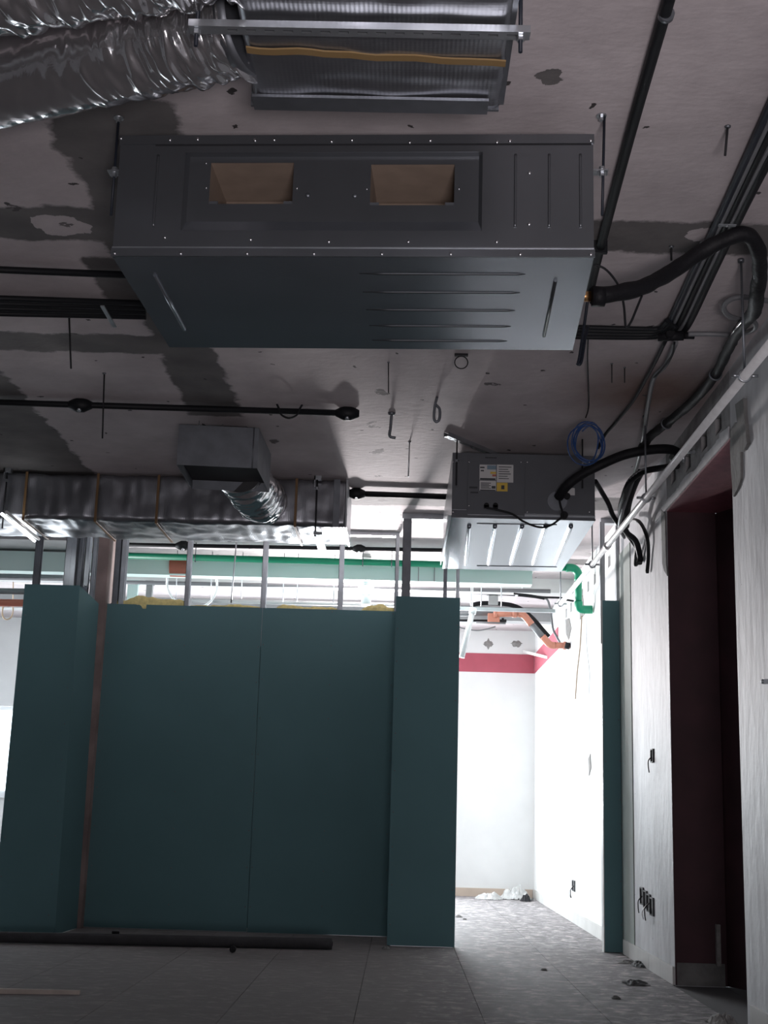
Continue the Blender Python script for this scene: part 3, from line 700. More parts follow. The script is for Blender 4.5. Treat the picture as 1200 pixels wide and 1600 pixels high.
flex([Vector(p) for p in ((-3.2, 3.8, 3.11), (-1.9, 3.46, 3.11), (-1.25, 3.25, 3.11), (-0.92, 3.14, 3.11), (-0.70, 3.08, 3.11), (-0.47, 3.02, 3.11))],
     0.138, 9, lambda t: 0.008 + 0.024 * t, 'foil_sleeve', f2, n=64, steps=44)
# slotted strut channel with its rods and nuts
a, b = PZ(297, 50, 2.935), PZ(829, 50, 2.935)
ys = (a.y + b.y) / 2
sc_ = thing('slotted_channel', 'slotted steel channel carrying the overhead foil duct', 'support channel', ((a.x + b.x) / 2, ys, 2.93))
holes = []; x = a.x + 0.10
while x < b.x - 0.03: holes.append((x, x + 0.026, 0.011, 0.021)); x += 0.0485
MB().plate(a.x, b.x, 0, 0.032, holes, lambda u, v, w: Vector((u, ys - 0.017 + v * 1.06, 2.932 + 0.002 * w))).build('slotted_web', 'galv', sc_)
MB().box((a.x, ys - 0.019, 2.932), (b.x, ys - 0.017, 2.952)).build('front_lip', 'galv', sc_)
MB().box((a.x, ys + 0.017, 2.932), (b.x, ys + 0.019, 2.950)).build('rear_lip', 'galv', sc_)
MB().box((a.x, ys - 0.017, 2.945), (b.x, ys + 0.017, 2.947)).build('slot_shade', 'slot_dark', sc_)  # dark strip added so the slots look shaded inside
for px, lab in ((309, 'threaded rod through the left end of the overhead slotted channel'), (814, 'threaded rod through the right end of the overhead slotted channel')):
    x = PZ(px, 50, 2.935).x
    t = thing('threaded_rod', lab, 'threaded rod', (x, ys, 2.9), 'rods of the overhead channel')
    MB().tube([(x, ys, 2.885), (x, ys, CEIL)], 0.0055, 8).build('shaft', 'navy_pipe', t)
    MB().tube([(x, ys, 2.918), (x, ys, 2.931)], 0.011, 6, smooth=False).build('nut', 'galv', t)

# ================================================================== DUCT OVER THE PARTITION
d2 = thing('insulated_duct', 'long foil wrapped rectangular duct above the partition with brown tape bands', 'air duct', (-2.2, 9.7, 2.95))
DX0, DX1, DY0, DY1, DZ0, DZ1 = -4.6, -0.425, 9.36, 10.05, 2.945, 3.285
foil_box(DX0, DX1 - 0.01, DY0, DY1, DZ0, DZ1, 21, nl=260, amp=0.012, axis='X', rad=0.035, pleat=5).build('duct_body', 'foil_duct', d2)
for px in (40, 152, 247, 463):
    p = PY(px, 775, DY0); w = 0.009
    m = MB()
    m.box((p.x - w, DY0 - 0.014, DZ0 - 0.012), (p.x + w, DY0 - 0.010, DZ1)); m.box((p.x - w, DY0 - 0.014, DZ0 - 0.016), (p.x + w, DY1, DZ0 - 0.012))
    m.build('tape_band', 'tape_brown', d2)
MB().box((DX1 - 0.10, DY0 - 0.012, DZ0 - 0.010), (DX1 - 0.055, DY0 - 0.004, DZ1)).build('flange_strip', 'galv_dark', d2)
MB().box((DX1 - 0.012, DY0 - 0.01, DZ0 - 0.010), (DX1, DY1, DZ1)).build('end_cap', 'galv', d2)
# spot where the round foil sleeve joins
f3 = thing('flexible_duct', 'short round foil sleeve between the hanging plenum box and the long duct', 'air duct', (-1.0, 9.0, 3.05))
flex([Vector(p) for p in ((-1.10, 8.53, 3.13), (-1.06, 8.75, 3.08), (-1.02, 9.0, 3.06), (-1.02, 9.2, 3.09), (-1.02, 9.36, 3.12))], 0.165, 31, 0.014, 'foil_sleeve', f3, n=44, steps=22)
# threaded rods with beam clamps beside the duct
for px, py, pyb, lab in ((497, 722, 852, 'threaded rod with a beam clamp in front of the right end of the long duct'), (14, 712, 790, 'threaded rod with a beam clamp at the far left of the long duct')):
    Yh = DY0 - 0.03
    a = PY(px, py, Yh); x = a.x
    t = thing('threaded_rod', lab, 'threaded rod', (x, Yh, 2.9), 'rods of the long duct')
    MB().tube([(x, Yh, 2.86), (x, Yh, CEIL)], 0.006, 8).build('shaft', 'slot_dark', t)
    MB().box((x - 0.02, Yh - 0.02, CEIL - 0.075), (x - 0.012, Yh + 0.02, CEIL)).box((x - 0.02, Yh - 0.02, CEIL - 0.03), (x + 0.03, Yh + 0.02, CEIL)).build('clamp', 'galv', t)
    MB().tube([(x, Yh, CEIL - 0.10), (x, Yh, CEIL - 0.08)], 0.013, 6, smooth=False).build('nut', 'galv', t)
bk = PY(497, 822, DY0 - 0.03)
tag(MB().box((bk.x - 0.03, DY0 - 0.05, DZ0 - 0.075), (bk.x + 0.03, DY1 + 0.05, DZ0 - 0.055)).build('slotted_channel', 'galv'), 'short galvanised channel under the right end of the long duct', 'support channel')
# hanging plenum box, open underneath
Zp = 2.98
c = [PZ(277, 727, Zp), PZ(405, 738, Zp), PZ(422, 775, Zp), PZ(298, 765, Zp)]
c = [Vector((-1.40, 7.86, Zp)), Vector((-0.915, 7.90, Zp)), Vector((-0.90, 8.52, Zp)), Vector((-1.40, 8.48, Zp))]
pb = thing('plenum_box', 'dark sheet metal plenum box open underneath hanging before the long duct', 'plenum box', (-1.16, 8.2, Zp))
up = Vector((0, 0, 0.255))
sm = 0.03
cen = sum(c, Vector((0, 0, 0))) / 4
tc = [p + up for p in c]
def slab(p, q, r, s, t, nm, mt):
    n = (q - p).cross(s - p).normalized() * t
    MB().hexa([p, q, r, s, p + n, q + n, r + n, s + n]).build(nm, mt, pb)
slab(c[0], c[1], tc[1], tc[0], -0.002, 'front_sheet', 'galv_dark')
slab(c[1], c[2], tc[2], tc[1], -0.002, 'side_sheet', 'galv_dark')
slab(c[2], c[3], tc[3], tc[2], -0.002, 'rear_sheet', 'galv_dark')
slab(c[3], c[0], tc[0], tc[3], -0.002, 'side_sheet', 'galv_dark')
slab(tc[0], tc[1], tc[2], tc[3], -0.002, 'top_sheet', 'galv_dark')
iz = Vector((0, 0, 0.06))
MB().hexa([p + (cen - p) * 0.01 + iz for p in c] + [p + (cen - p) * 0.01 + iz + Vector((0, 0, .003)) for p in c]).build('inner_shade', 'slot_dark', pb)  # black sheet across the opening paints the shade inside the box
MB().tube([tc[1] + Vector((-.03, -.004, 0)), c[1] + Vector((-.03, -.004, 0))], 0.004, 6).build('seam', 'galv_dark', pb)
for k, (px, py) in enumerate(((318, 625), (345, 632), (365, 640))):
    x = -1.30 + 0.14 * k; yy = 8.0 + 0.05 * k
    tag(MB().tube([(x, yy, Zp + 0.25), (x, yy, CEIL)], 0.003, 6).build('hanging_wire', 'galv'), ('left', 'middle', 'right')[k] + ' one of three thin wires holding the plenum box', 'wire', 'wires of the plenum box')

# ================================================================== SECOND UNIT
V0 = 2.78; VX0, VX1, VY0, VY1, VZ1 = 0.282, 1.180, 8.23, 10.03, 3.20
u2 = thing('duct_air_conditioner', 'smaller grey air conditioner over the bright opening, stickers on its end and ribbed underside', 'air conditioner', (0.73, 9.1, V0))
MB().box((VX0, VY0 + 0.002, V0 + 0.004), (VX1, VY1, VZ1)).build('casing', 'unit_paint', u2)
MB().box((VX0, VY0, V0), (VX1, VY1, V0 + 0.004)).build('underside', 'unit_under', u2)
def vx(px): return PY(px, 760, VY0).x
def vz(px, py): return PY(px, py, VY0).z
MB().box((VX0, VY0 - 0.004, V0 + 0.05), (vx(729), VY0 + 0.002, VZ1 - 0.03)).build('end_panel', 'unit_paint', u2)
MB().box((vx(731), VY0 - 0.008, V0 + 0.02), (vx(818), VY0 + 0.002, VZ1 - 0.02)).build('control_cover', 'unit_paint', u2)
MB().box((vx(820), VY0 - 0.004, V0 + 0.035), (vx(926), VY0 + 0.002, VZ1 - 0.02)).build('end_panel', 'unit_paint', u2)
MB().box((vx(820), VY0 - 0.012, V0 + 0.02), (VX1, VY0 + 0.002, V0 + 0.028)).build('fold_line', 'galv', u2)
MB().box((VX0 - 0.002, VY0 - 0.006, V0 - 0.002), (VX1 + .002, VY0, V0 + 0.012)).build('bottom_flange', 'unit_paint', u2)
for k, (px0, px1) in enumerate(((733, 728), (773, 764), (815, 799), (852, 834), (891, 869))):
    a = PZ(px0, 824, V0); b = PZ(px1, 878, V0)
    m = MB(); m.tube([a + Vector((0, 0, .002)), a.lerp(b, .03) - Vector((0, 0, .006)), a.lerp(b, .97) - Vector((0, 0, .006)), b + Vector((0, 0, .002))], 0.015, 10, steps=6, rf=lambda s_, a_, t: 0.004 + 0.010 * min(1, 14 * min(t, 1 - t))); m.build('rib', 'unit_under', u2)
for py in (818, 884):
    a, b = PZ(745, py, V0 - 0.001), PZ(870, py + 2, V0 - .001); MB().tube([a, b], 0.003, 6).build('seam', 'galv_dark', u2)
# stickers with their printed blocks
def sticker(px0, px1, py0, py1, mt, nm='sticker', parent=None, y=0.0095):
    a, b = PY(px0, py1, VY0), PY(px1, py0, VY0)
    return MB().box((a.x, VY0 - y, a.z), (b.x, VY0 - y + 0.0012, b.z)).build(nm, mt, parent or u2)
s1 = sub(sticker(749, 775, 727, 750, 'label_white'), 'white sticker with coloured print'); s2 = sticker(749, 775, 752, 767, 'label_white'); s3 = sub(sticker(776, 802, 727, 754, 'label_white'), 'white sticker with lines of small print'); s4 = sub(sticker(776, 793, 755, 768, 'label_yellow'), 'yellow warning sticker')
for px0, px1, py0, py1, mt in ((750, 757, 730, 732, 'print_dark'), (761, 775, 728, 734, 'label_blue'), (751, 756, 735, 737, 'print_dark'), (766, 775, 738, 741, 'label_yellow'), (769, 775, 742, 745, 'label_red'), (750, 774, 748, 750, 'print_dark')):
    sticker(px0, px1, py0, py1, mt, 'print', s1, 0.0101)
for i in range(5): sticker(751, 767 - (i % 2) * 3, 755 + i * 2, 755.7 + i * 2, 'print_dark', 'print', s2, 0.0101)
sticker(768, 774, 760, 764, 'print_dark', 'print', s2, 0.0101); sticker(750, 774, 766, 767, 'print_dark', 'print', s2, 0.0101)
for i in range(6): sticker(779, 799 - (i * 5) % 7, 730 + i * 3.6, 730.7 + i * 3.6, 'print_dark', 'print', s3, 0.0101)
sticker(783, 788, 759, 765, 'print_dark', 'print', s4, 0.0101)
sticker(758, 776, 715, 716.5, 'print_dark', 'print')
sticker(733, 746, 761, 763.5, 'print_dark', 'print'); sticker(735, 747, 769, 771, 'print_dark', 'print')
sticker(887, 898, 763, 774, 'label_white', 'sticker', None, 0.006)
for px in (760, 774):
    p = PY(px, 790, VY0 - 0.008)
    m = MB(); m.tube([p + Vector((0, 0.002, .0)), p + Vector((0, -0.014, 0))], 0.016, 12); m.box((p.x - 0.016, p.y - 0.014, p.z - 0.02), (p.x + 0.016, p.y + 0.002, p.z)); m.build('cable_gland', 'black_rubber', u2)
p = PY(873, 776, VY0 - 0.004)
MB().tube([p + Vector((-0.01, 0.002, -.03)), p + Vector((-0.01, -0.006, -.03))], 0.062, 20).build('pipe_plate', 'galv_dark', u2)
MB().tube([p + Vector((0, 0.0, 0)), p + Vector((0, -0.03, 0))], 0.026, 12).tube([p + Vector((0.05, 0.0, 0)), p + Vector((0.05, -0.03, 0))], 0.020, 12).build('pipe_socket', 'black_rubber', u2)
p = PY(881, 806, VY0 - 0.004); MB().tube([p, p + Vector((0, -0.03, 0))], 0.024, 12).build('pipe_socket', 'black_rubber', u2)
for px, py in ((733, 722), (733, 790), (814, 722), (824, 722), (921, 722), (921, 800), (824, 800), (708, 722), (708, 800)):
    q = PY(px, py, VY0 - 0.008); MB().dome(q, (0, -1, 0), 0.006, 0.003, 8).build('screw', 'screw', u2)
# slotted hanger strip on the left of the unit, strut channel under the slab, rods
MB().box((VX0 - 0.022, VY0 + 0.05, V0 + 0.02), (VX0, VY1 - 0.2, V0 + 0.024)).box((VX0 - 0.022, VY0 + 0.05, V0 - 0.01), (VX0 - 0.018, VY1 - 0.2, V0 + 0.024)).build('side_rail', 'galv', u2)
a = PZ(697, 682, 3.27); b = PZ(748, 703, 3.27)
hs = thing('slotted_channel', 'slotted galvanised channel fixed to the ceiling at the left of the smaller air conditioner', 'support channel', ((a.x + b.x) / 2, (a.y + b.y) / 2, 3.26))
dv = (b - a).normalized(); nv = dv.cross(Vector((0, 0, 1)))
hl = []; s = 0.03; LL = (b - a).length + 0.8
while s < LL - .04: hl.append((s, s + 0.03, 0.014, 0.022)); s += 0.06
MB().plate(0, LL, 0, 0.036, hl, lambda u, v, w: a + dv * u + nv * (v - 0.018) + Vector((0, 0, 0.002 * w))).build('slotted_web', 'galv', hs)
MB().plate(0, LL, 0, 0.028, [], lambda u, v, w: a + dv * u + nv * (0.018 - 0.002 * w) + Vector((0, 0, v))).build('side_lip', 'galv', hs)
MB().plate(0, LL, 0, 0.028, [], lambda u, v, w: a + dv * u + nv * (-0.018 + 0.002 * w) + Vector((0, 0, v))).build('side_lip', 'galv', hs)
for px, py, yy, lab in ((714, 700, VY0 - 0.03, 'near left rod of the smaller air conditioner under the slotted channel'), (910, 700, VY0 - 0.03, 'near right rod of the smaller air conditioner behind the blue coil')):
    x = PY(px, py, yy).x
    t = thing('threaded_rod', lab, 'threaded rod', (x, yy, 3.0), 'rods of the smaller air conditioner')
    MB().tube([(x, yy, 2.98), (x, yy, CEIL)], 0.005, 8).build('shaft', 'slot_dark', t)
    MB().tube([(x, yy, 3.13), (x, yy, 3.145)], 0.013, 6, smooth=False).build('nut', 'galv_dark', t)
    MB().box((x - 0.012, yy, 3.145), (x + 0.012, VY0, 3.15)).build('lug', 'galv_dark', t)

# ================================================================== PIPES AND CABLES
def run(label, cat, name, pts, r, mt, steps=6, n=10, group=None, rf=None):
    return tag(MB().tube(pts, r, n, steps=steps, rf=rf).build(name, mt), label, cat, group)
# black pipe clipped to the slab above the right end of the big unit, ending in a loop
pa = thing('black_conduit', 'black pipe along the ceiling from the top edge past the right of the big unit', 'pipe', (0.75, 4.5, 3.25))
MB().tube([PZ(1050, -20, 3.272), PZ(1045, 0, 3.272), PZ(985, 210, 3.272), PZ(935, 400, 3.272), PZ(921, 460, 3.27)], 0.019, 12, steps=4).build('pipe', 'black_pipe', pa)
q = PZ(1042, 20, 3.272); MB().tube([q, q + Vector((0.0, 0.02, 0))], 0.024, 12).build('pipe_joint', 'galv_dark', pa)
q = PZ(938, 385, 3.272); MB().box((q.x - 0.03, q.y, 3.245), (q.x + 0.03, q.y + 0.02, CEIL)).build('pipe_clip', 'black_pipe', pa)
run('dark looped cable end hanging at the far right corner of the big air conditioner', 'cable', 'cable_loop', [PY(922, 440, 5.75), PY(914, 500, 5.8), PY(905, 560, 5.8), PY(902, 568, 5.8), PY(908, 566, 5.8), PY(914, 530, 5.85), PY(919, 510, 5.9)], 0.007, 'navy_pipe', 8)
# five parallel lines running along the slab on the right
for k in range(5):
    t = k / 4; mix = lambda a, b: (a[0] + (b[0] - a[0]) * t, a[1] + (b[1] - a[1]) * t)
    pts = [PZ(*mix((1260, 40), (1290, 100)), 3.275), PZ(*mix((1200, 172), (1210, 235)), 3.275), PZ(*mix((1128, 330), (1160, 330)), 3.275), PZ(*mix((1080, 430), (1112, 430)), 3.275), PZ(*mix((1042, 511), (1073, 511)), 3.27), PZ(*mix((1030, 524), (1050, 528)), 3.27)]
    run('%s of five parallel lines clipped to the ceiling on the right' % ('leftmost', 'second from left', 'middle', 'second from right', 'rightmost')[k], 'pipe', 'ceiling_conduit', pts, (0.014, 0.010, 0.012, 0.009, 0.017)[k], ('navy_pipe', 'grey_pipe', 'black_pipe', 'grey_pipe', 'black_pipe')[k], 6, group='lines along the right of the ceiling')
for px, py, lab in ((1136, 350, 'shiny clip over the parallel ceiling lines beside the dark band'), (1107, 378, 'small clip over the parallel ceiling lines behind the black hose')):
    q = PZ(px, py, 3.262); tag(MB().box((q.x - 0.035, q.y - 0.008, 3.254), (q.x + 0.035, q.y + 0.008, 3.259)).dome((q.x, q.y, 3.254), (0, 0, -1), 0.008, 0.006).build('pipe_clip', 'galv'), lab, 'clip')
# horizontal black bundle behind the big unit
for k in range(4):
    pts = [PZ(880, 511 + k * 5, 3.25), PZ(930, 512 + k * 5, 3.25), PZ(1000, 514 + k * 4.5, 3.25 + .004 * k), PZ(1030, 513 + k * 4, 3.255), PZ(1045 + k * 4, 500 + k * 3, 3.26)]
    run('%s of the four black lines in the crosswise bundle behind the big air conditioner' % ('nearest', 'second nearest', 'third nearest', 'farthest')[k], 'cable', 'cable_run', pts, 0.012, 'black_pipe', 6, group='crosswise bundle')
q = PZ(1052, 524, 3.24)
jx = thing('pipe_junction', 'lumpy black junction where the ceiling lines meet the crosswise bundle', 'pipe joint', q)
MB().tube([q + Vector((-0.07, 0.02, 0)), q + Vector((0.05, 0, 0))], 0.024, 12).build('joint_body', 'black_rubber', jx)
MB().tube([q + Vector((0.05, 0, 0)), q + Vector((0.10, 0, 0))], 0.017, 12).build('joint_nut', 'black_rubber', jx)
MB().tube([q + Vector((-0.02, 0.03, 0)), q + Vector((-0.02, -0.04, 0.0))], 0.02, 12).build('joint_body', 'black_rubber', jx)
run('thin grey conduit leaving the junction and coiling at the right edge', 'conduit', 'looped_conduit', [PZ(x, y, z) for x, y, z in ((1075, 522, 3.24), (1110, 522, 3.24), (1140, 523, 3.23), (1165, 520, 3.22), (1180, 512, 3.21), (1177, 502, 3.2), (1160, 500, 3.19), (1140, 494, 3.19), (1131, 482, 3.2), (1138, 470, 3.21), (1160, 464, 3.22), (1200, 470, 3.24), (1240, 474, 3.25))], 0.012, 'grey_pipe', 8)
# insulated hose leaving the brass stub
hz = [PY(924, 463, 4.72), PY(960, 459, 4.74), PY(1005, 448, 4.8), PY(1050, 424, 4.9), PY(1100, 391, 4.92), PY(1140, 371, 4.88), (PY(1168, 367, 4.88)), PY(1184, 388, 4.95), PY(1187, 420, 5.1), PY(1183, 460, 5.3), PY(1176, 490, 5.55), PY(1155, 515, 5.85), PZ(1138, 545, 3.24), PZ(1118, 585, 3.24), PZ(1085, 625, 3.24), PZ(1050, 655, 3.24), PZ(1018, 680, 3.24), PZ(1003, 700, 3.22)]
hs_ = thing('insulated_hose', 'thick black insulated hose from the big unit looping up to the ceiling on the right', 'hose', hz[0])
MB().tube(hz, 0.030, 14, steps=8, rf=lambda s, a, t: (0.031 if t < 0.6 else 0.026) + 0.006 * nz(s * 14, math.cos(a), math.sin(a))).build('hose_body', 'black_rubber', hs_)
MB().tube([hz[0] + Vector((0.002, 0, 0)), hz[0] + Vector((0.05, 0, 0))], 0.040, 12, rf=lambda s, a, t: 0.038 + 0.008 * nz(s * 40, a * 2)).build('tape_wrap', 'black_rubber', hs_)
sp = spline(hz, 8)
m = MB(); seg = [p + Vector((-0.024, -0.024, -0.008)) for p in sp[60:92]]; m.tube(seg, 0.005, 6, rf=lambda s, a, t: 0.006 + 0.003 * math.sin(s * 160)); m.build('foil_strip', 'foil', hs_)
for i in (104, 122): m = MB(); m.ring(sp[i], sp[i + 1] - sp[i], 0.031, 0.005, 16, 6); m.build('pipe_clamp', 'galv_dark', hs_)
run('thin black cable looping from the corner of the big air conditioner under the thick hose', 'cable', 'thin_cable', [PY(x, y, 4.78) for x, y in ((928, 413), (945, 420), (960, 436), (970, 455), (975, 480), (977, 505), (979, 512), (986, 503), (994, 484), (1003, 462))], 0.0045, 'black_pipe', 8)
run('thin cable dropping from the bundle to the blue coil', 'cable', 'thin_cable', [PZ(919, 528, 3.25), PZ(918, 560, 3.26), PY(920, 620, 7.3), PY(919, 640, 7.4), PY(915, 653, 7.4)], 0.004, 'black_pipe', 8)
# blue coil
m = MB(); cc = PY(921, 690, 7.4)
pts = []
for i in range(150):
    a = i / 150 * 2 * math.pi * 5.2; w = 0.012 * nz(i * 0.05, 3)
    R = 0.100 + 0.022 * nz(i * 0.045, 8) + 0.012 * math.sin(i * 0.21); pts.append(cc + Vector((0.022 * nz(int(a / 6.2832) * 3.7, 1.2) * 2 + math.cos(a + 1.5) * R * (0.85 + 0.25 * nz(a / 6.2832 * 1.3, 5)) + w + 0.008 * nz(i * .2), 0.02 * nz(i * 0.11) + 0.002 * i / 20, math.sin(a + 1.5) * R * 1.15 + 0.01 * nz(i * .13, 9))))
tag(m.tube(pts, 0.0042, 6).build('cable_coil', 'blue_cable'), 'coil of blue cable hanging before the smaller air conditioner', 'cable')
# lines that run on from the junction
run('dark conduit from the junction down to the right side of the smaller air conditioner', 'conduit', 'ceiling_conduit', [PZ(x, y, z) for x, y, z in ((1040, 532, 3.25), (1020, 572, 3.26), (990, 625, 3.26), (962, 660, 3.26), (945, 680, 3.25), (935, 700, 3.2))], 0.010, 'black_pipe', 6)
run('grey conduit from the junction hanging along the right of the smaller air conditioner', 'conduit', 'ceiling_conduit', [PZ(1056, 535, 3.25), PZ(1040, 570, 3.26), PZ(1022, 590, 3.26), PZ(1013, 630, 3.25), PZ(1004, 690, 3.24), PY(992, 740, 8.6), PY(975, 790, 8.8), PY(968, 822, 9.2), PY(975, 840, 9.4)], 0.013, 'grey_pipe', 8)
run('thin black cable bowing from the junction beside the grey conduit', 'cable', 'thin_cable', [PZ(x, y, 3.24) for x, y in ((1054, 535), (1050, 555), (1036, 575), (1022, 590))], 0.005, 'black_pipe', 8)
# thick insulated hoses at the smaller unit
h2 = [PY(873, 777, VY0 - 0.05), PY(885, 760, 8.10), PY(905, 744, 8.05), PY(935, 728, 8.0), PY(975, 711, 8.0), PY(1015, 703, 8.0), PY(1045, 702, 8.02), PY(1058, 708, 8.1), PX(1052, 716, XW - 0.01)]
run('thick black hose arching from the smaller air conditioner to the right wall', 'hose', 'insulated_hose', h2, 0.030, 'black_rubber', 8, 14)
h3 = [PX(1058, 728, XW - 0.02), PY(1035, 731, 8.3), PY(1005, 737, 8.4), PY(985, 752, 8.5), PY(975, 775, 8.7), PY(970, 800, 9.0), PY(978, 830, 9.2), PY(993, 845, 9.3), PY(1000, 870, 9.4), PX(999, 880, XW - 0.03)]
run('black braided hose curving down the right wall below the arching hose', 'hose', 'insulated_hose', h3, 0.021, 'black_rubber', 8, 12)
m = MB(); seg = [p + Vector((-0.012, -0.02, 0.006)) for p in spline(h3, 8)[14:40]]; tag(m.tube(seg, 0.005, 6, rf=lambda s, a, t: 0.005 + 0.003 * math.sin(s * 180)).build('foil_strip', 'foil'), 'glinting foil seam along the black braided hose', 'tape')
run('black hose leaving the right edge of the smaller unit and sagging behind the white pipe', 'hose', 'insulated_hose', [PY(930, 752, 9.0), PY(938, 765, 9.1), PY(950, 786, 9.2), PY(958, 806, 9.3), PY(972, 826, 9.4), PY(986, 842, 9.4), PX(997, 858, XW - 0.03)], 0.018, 'black_rubber', 8)
run('loose black cable end hanging down the right wall', 'cable', 'loose_cable', [PX(985, 812, XW - .05), PX(997, 814, XW - .05), PX(1006, 826, XW - .04), PX(1012, 845, XW - .03), PX(1013, 870, XW - .02), PX(1011, 895, XW - .02)], 0.013, 'black_pipe', 8)
run('short black cable stub hanging beside the loose cable end', 'cable', 'loose_cable', [PX(996, 850, XW - .04), PX(994, 868, XW - .03), PX(993, 882, XW - .02)], 0.020, 'black_pipe', 6)
run('thick black hose running up behind the white pipe to the ceiling', 'hose', 'insulated_hose', [PY(977, 822, 9.4), PY(980, 790, 9.2), PY(990, 758, 9.0), PZ(1000, 738, 3.27)], 0.030, 'black_rubber', 8, 12)
run('thin black cable swinging between the gland and the socket of the smaller air conditioner', 'cable', 'thin_cable', [PY(x, y, VY0 - 0.03) for x, y in ((760, 793), (778, 797), (800, 803), (815, 813), (832, 821), (848, 824), (862, 820), (873, 812), (880, 806), (876, 790), (874, 780))], 0.0065, 'black_pipe', 8)

# long white drain pipe along the right wall with ring clamps and rods
wp = thing('drain_pipe', 'long white plastic pipe slung along the right wall under the ceiling', 'pipe', (1.40, 8, 2.79))
y0, y1 = 4.2, 12.15
WPa, WPb = Vector((1.395, y0, 2.768)), Vector((1.400, y1, 2.84))
MB().tube([WPa, WPb], 0.020, 16).build('pipe', 'white_pvc', wp)
for t in (0.62,): q = WPa.lerp(WPb, t); MB().tube([q, q + Vector((0, 0.09, 0))], 0.025, 16).build('coupling', 'white_pvc', wp)
for yy, k in ((5.363, 'nearest'), (7.664, 'second nearest'), (9.914, 'third nearest'), (11.95, 'farthest')):
    q = WPa.lerp(WPb, (yy - y0) / (y1 - y0))
    t = thing('pipe_hanger', '%s of the ring clamps and rods that hold the long white pipe' % k, 'pipe hanger', q, 'hangers of the long white pipe')
    m = MB(); m.ring(q, (0, 1, 0), 0.025, 0.005, 20, 6); m.tube([q + Vector((-0.055, 0, 0)), q + Vector((-0.022, 0, 0))], 0.008, 8); m.tube([q + Vector((0.022, 0, 0)), q + Vector((0.055, 0, 0))], 0.008, 8); m.build('ring_clamp', 'galv', t)
    MB().tube([q + Vector((0, 0, 0.02)), (q.x, q.y, CEIL)], 0.0055, 8).build('threaded_rod', 'galv_dark', t)
    MB().tube([(q.x, q.y, CEIL - 0.014), (q.x, q.y, CEIL)], 0.014, 10).build('anchor', 'galv_dark', t)

# black pipes on the left of the ceiling
def blackrun(label, p, q, r, ends=()):
    t = thing('ceiling_conduit', label, 'pipe', (p + q) / 2)
    MB().tube([p, q], r, 12).build('pipe', 'black_pipe', t)
    for e, s in ends:
        c_ = p.lerp(q, e); d = (q - p).normalized()
        MB().tube([c_ - d * 0.07 * s, c_ - d * 0.02 * s, c_ + d * 0.02 * s, c_ + d * 0.07 * s], r, 14, rf=lambda a, b, t_: r + (0.026 * s if 0.2 < t_ < 0.8 else 0.002)).build('pipe_joint', 'black_pipe', t)
        MB().tube([c_ + Vector((0.0, -0.02 * s, -0.02 * s)), c_ + Vector((0.0, -0.024 * s, -0.045 * s))], 0.012 * s, 8).build('joint_bolt', 'galv', t)
    return t
a1, b1 = PZ(-400, 616.4, 3.268), PZ(552, 646, 3.268)
blackrun('black pipe across the ceiling above the plenum box with two clamped joints', a1, b1, 0.019, ((0.5515, 1.0), (0.9905, 1.0)))
q = PZ(452, 640, 3.268)
tag(MB().tube([(q.x - 0.075, q.y, CEIL), (q.x - 0.06, q.y, 3.27), (q.x - 0.045, q.y, 3.235), (q.x, q.y, 3.215), (q.x + 0.045, q.y, 3.235), (q.x + 0.06, q.y, 3.27), (q.x + 0.075, q.y, CEIL)], 0.006, 8, steps=5).build('strap_hanger', 'black_pipe'), 'curved strap hanger around the black pipe near its right joint', 'pipe hanger')
for k in range(4):
    a1, b1 = PZ(-560, 446.6 + k * 10.3, 3.272), PZ(228, 474 + k * 7, 3.272)
    t = run('%s of four black pipes side by side left of the big unit' % ('topmost', 'second from the top', 'third from the top', 'lowest')[k], 'pipe', 'ceiling_conduit', [a1, b1], 0.0145, 'black_pipe', 0, group='four black pipes')
tag(MB().box((-1.47, 5.96, 3.250), (-1.45, 6.24, 3.256)).build('pipe_clip', 'galv'), 'metal clip strip across the four black pipes', 'clip')
q1, q2 = PZ(195, 472, 3.25), PZ(208, 497, 3.25)
blackrun('thin black pipe above the four black pipes at the left edge', PZ(-560, 398.3, 3.278), PZ(230, 431, 3.278), 0.016)
blackrun('black pipe between the right end of the long duct and the smaller air conditioner', PZ(552, 771, 3.26), PZ(720, 777, 3.26), 0.022, ((0.03, 0.9),))
run('black hose crossing behind the right end of the long duct', 'hose', 'insulated_hose', [PY(530, 800, 10.9), PY(560, 806, 10.9), PY(600, 810, 10.9), PY(628, 818, 10.9)], 0.014, 'black_pipe', 6)
# small leftovers on the slab: rods, hooks, nails
def leftover(label, cat, px, py, pyb, name='threaded_rod', r=0.0045, dx=0, mt='slot_dark', hook=0):
    a = PZ(px, py, CEIL); b = PY(px + dx, pyb, a.y)
    t = thing(name, label, cat, a)
    pts = [a, b]
    if hook: pts = [a, a.lerp(b, .6), b + Vector((0, 0, 0.01)), b + Vector((hook, 0, 0.0))]
    MB().tube(pts, r, 8, steps=4 if hook else 0).build('shaft', mt, t)
    MB().dome(a, (0, 0, -1), r * 2.6, r * 2, 8).build('anchor', 'galv_dark', t)
leftover('bare threaded rod hanging below the four black pipes at the left', 'threaded rod', 108, 495, 576, dx=3)
leftover('bare threaded rod hanging left of the plenum box', 'threaded rod', 163, 583, 685, dx=-3)
leftover('short nail hanging from the ceiling near the top right corner', 'nail', 1137, 197, 243, 'nail', dx=-4)
leftover('short nail in the dark ceiling band right of the big air conditioner', 'nail', 1049, 385, 407, 'nail')
leftover('bent steel strap hanging from the ceiling between the two air conditioners', 'hook', 612, 645, 684, 'steel_strap', 0.009, -3, 'galv_dark', 0.035)
leftover('thin steel rod hanging left of the smaller air conditioner', 'threaded rod', 640, 690, 745, r=0.004, dx=-2, mt='galv')
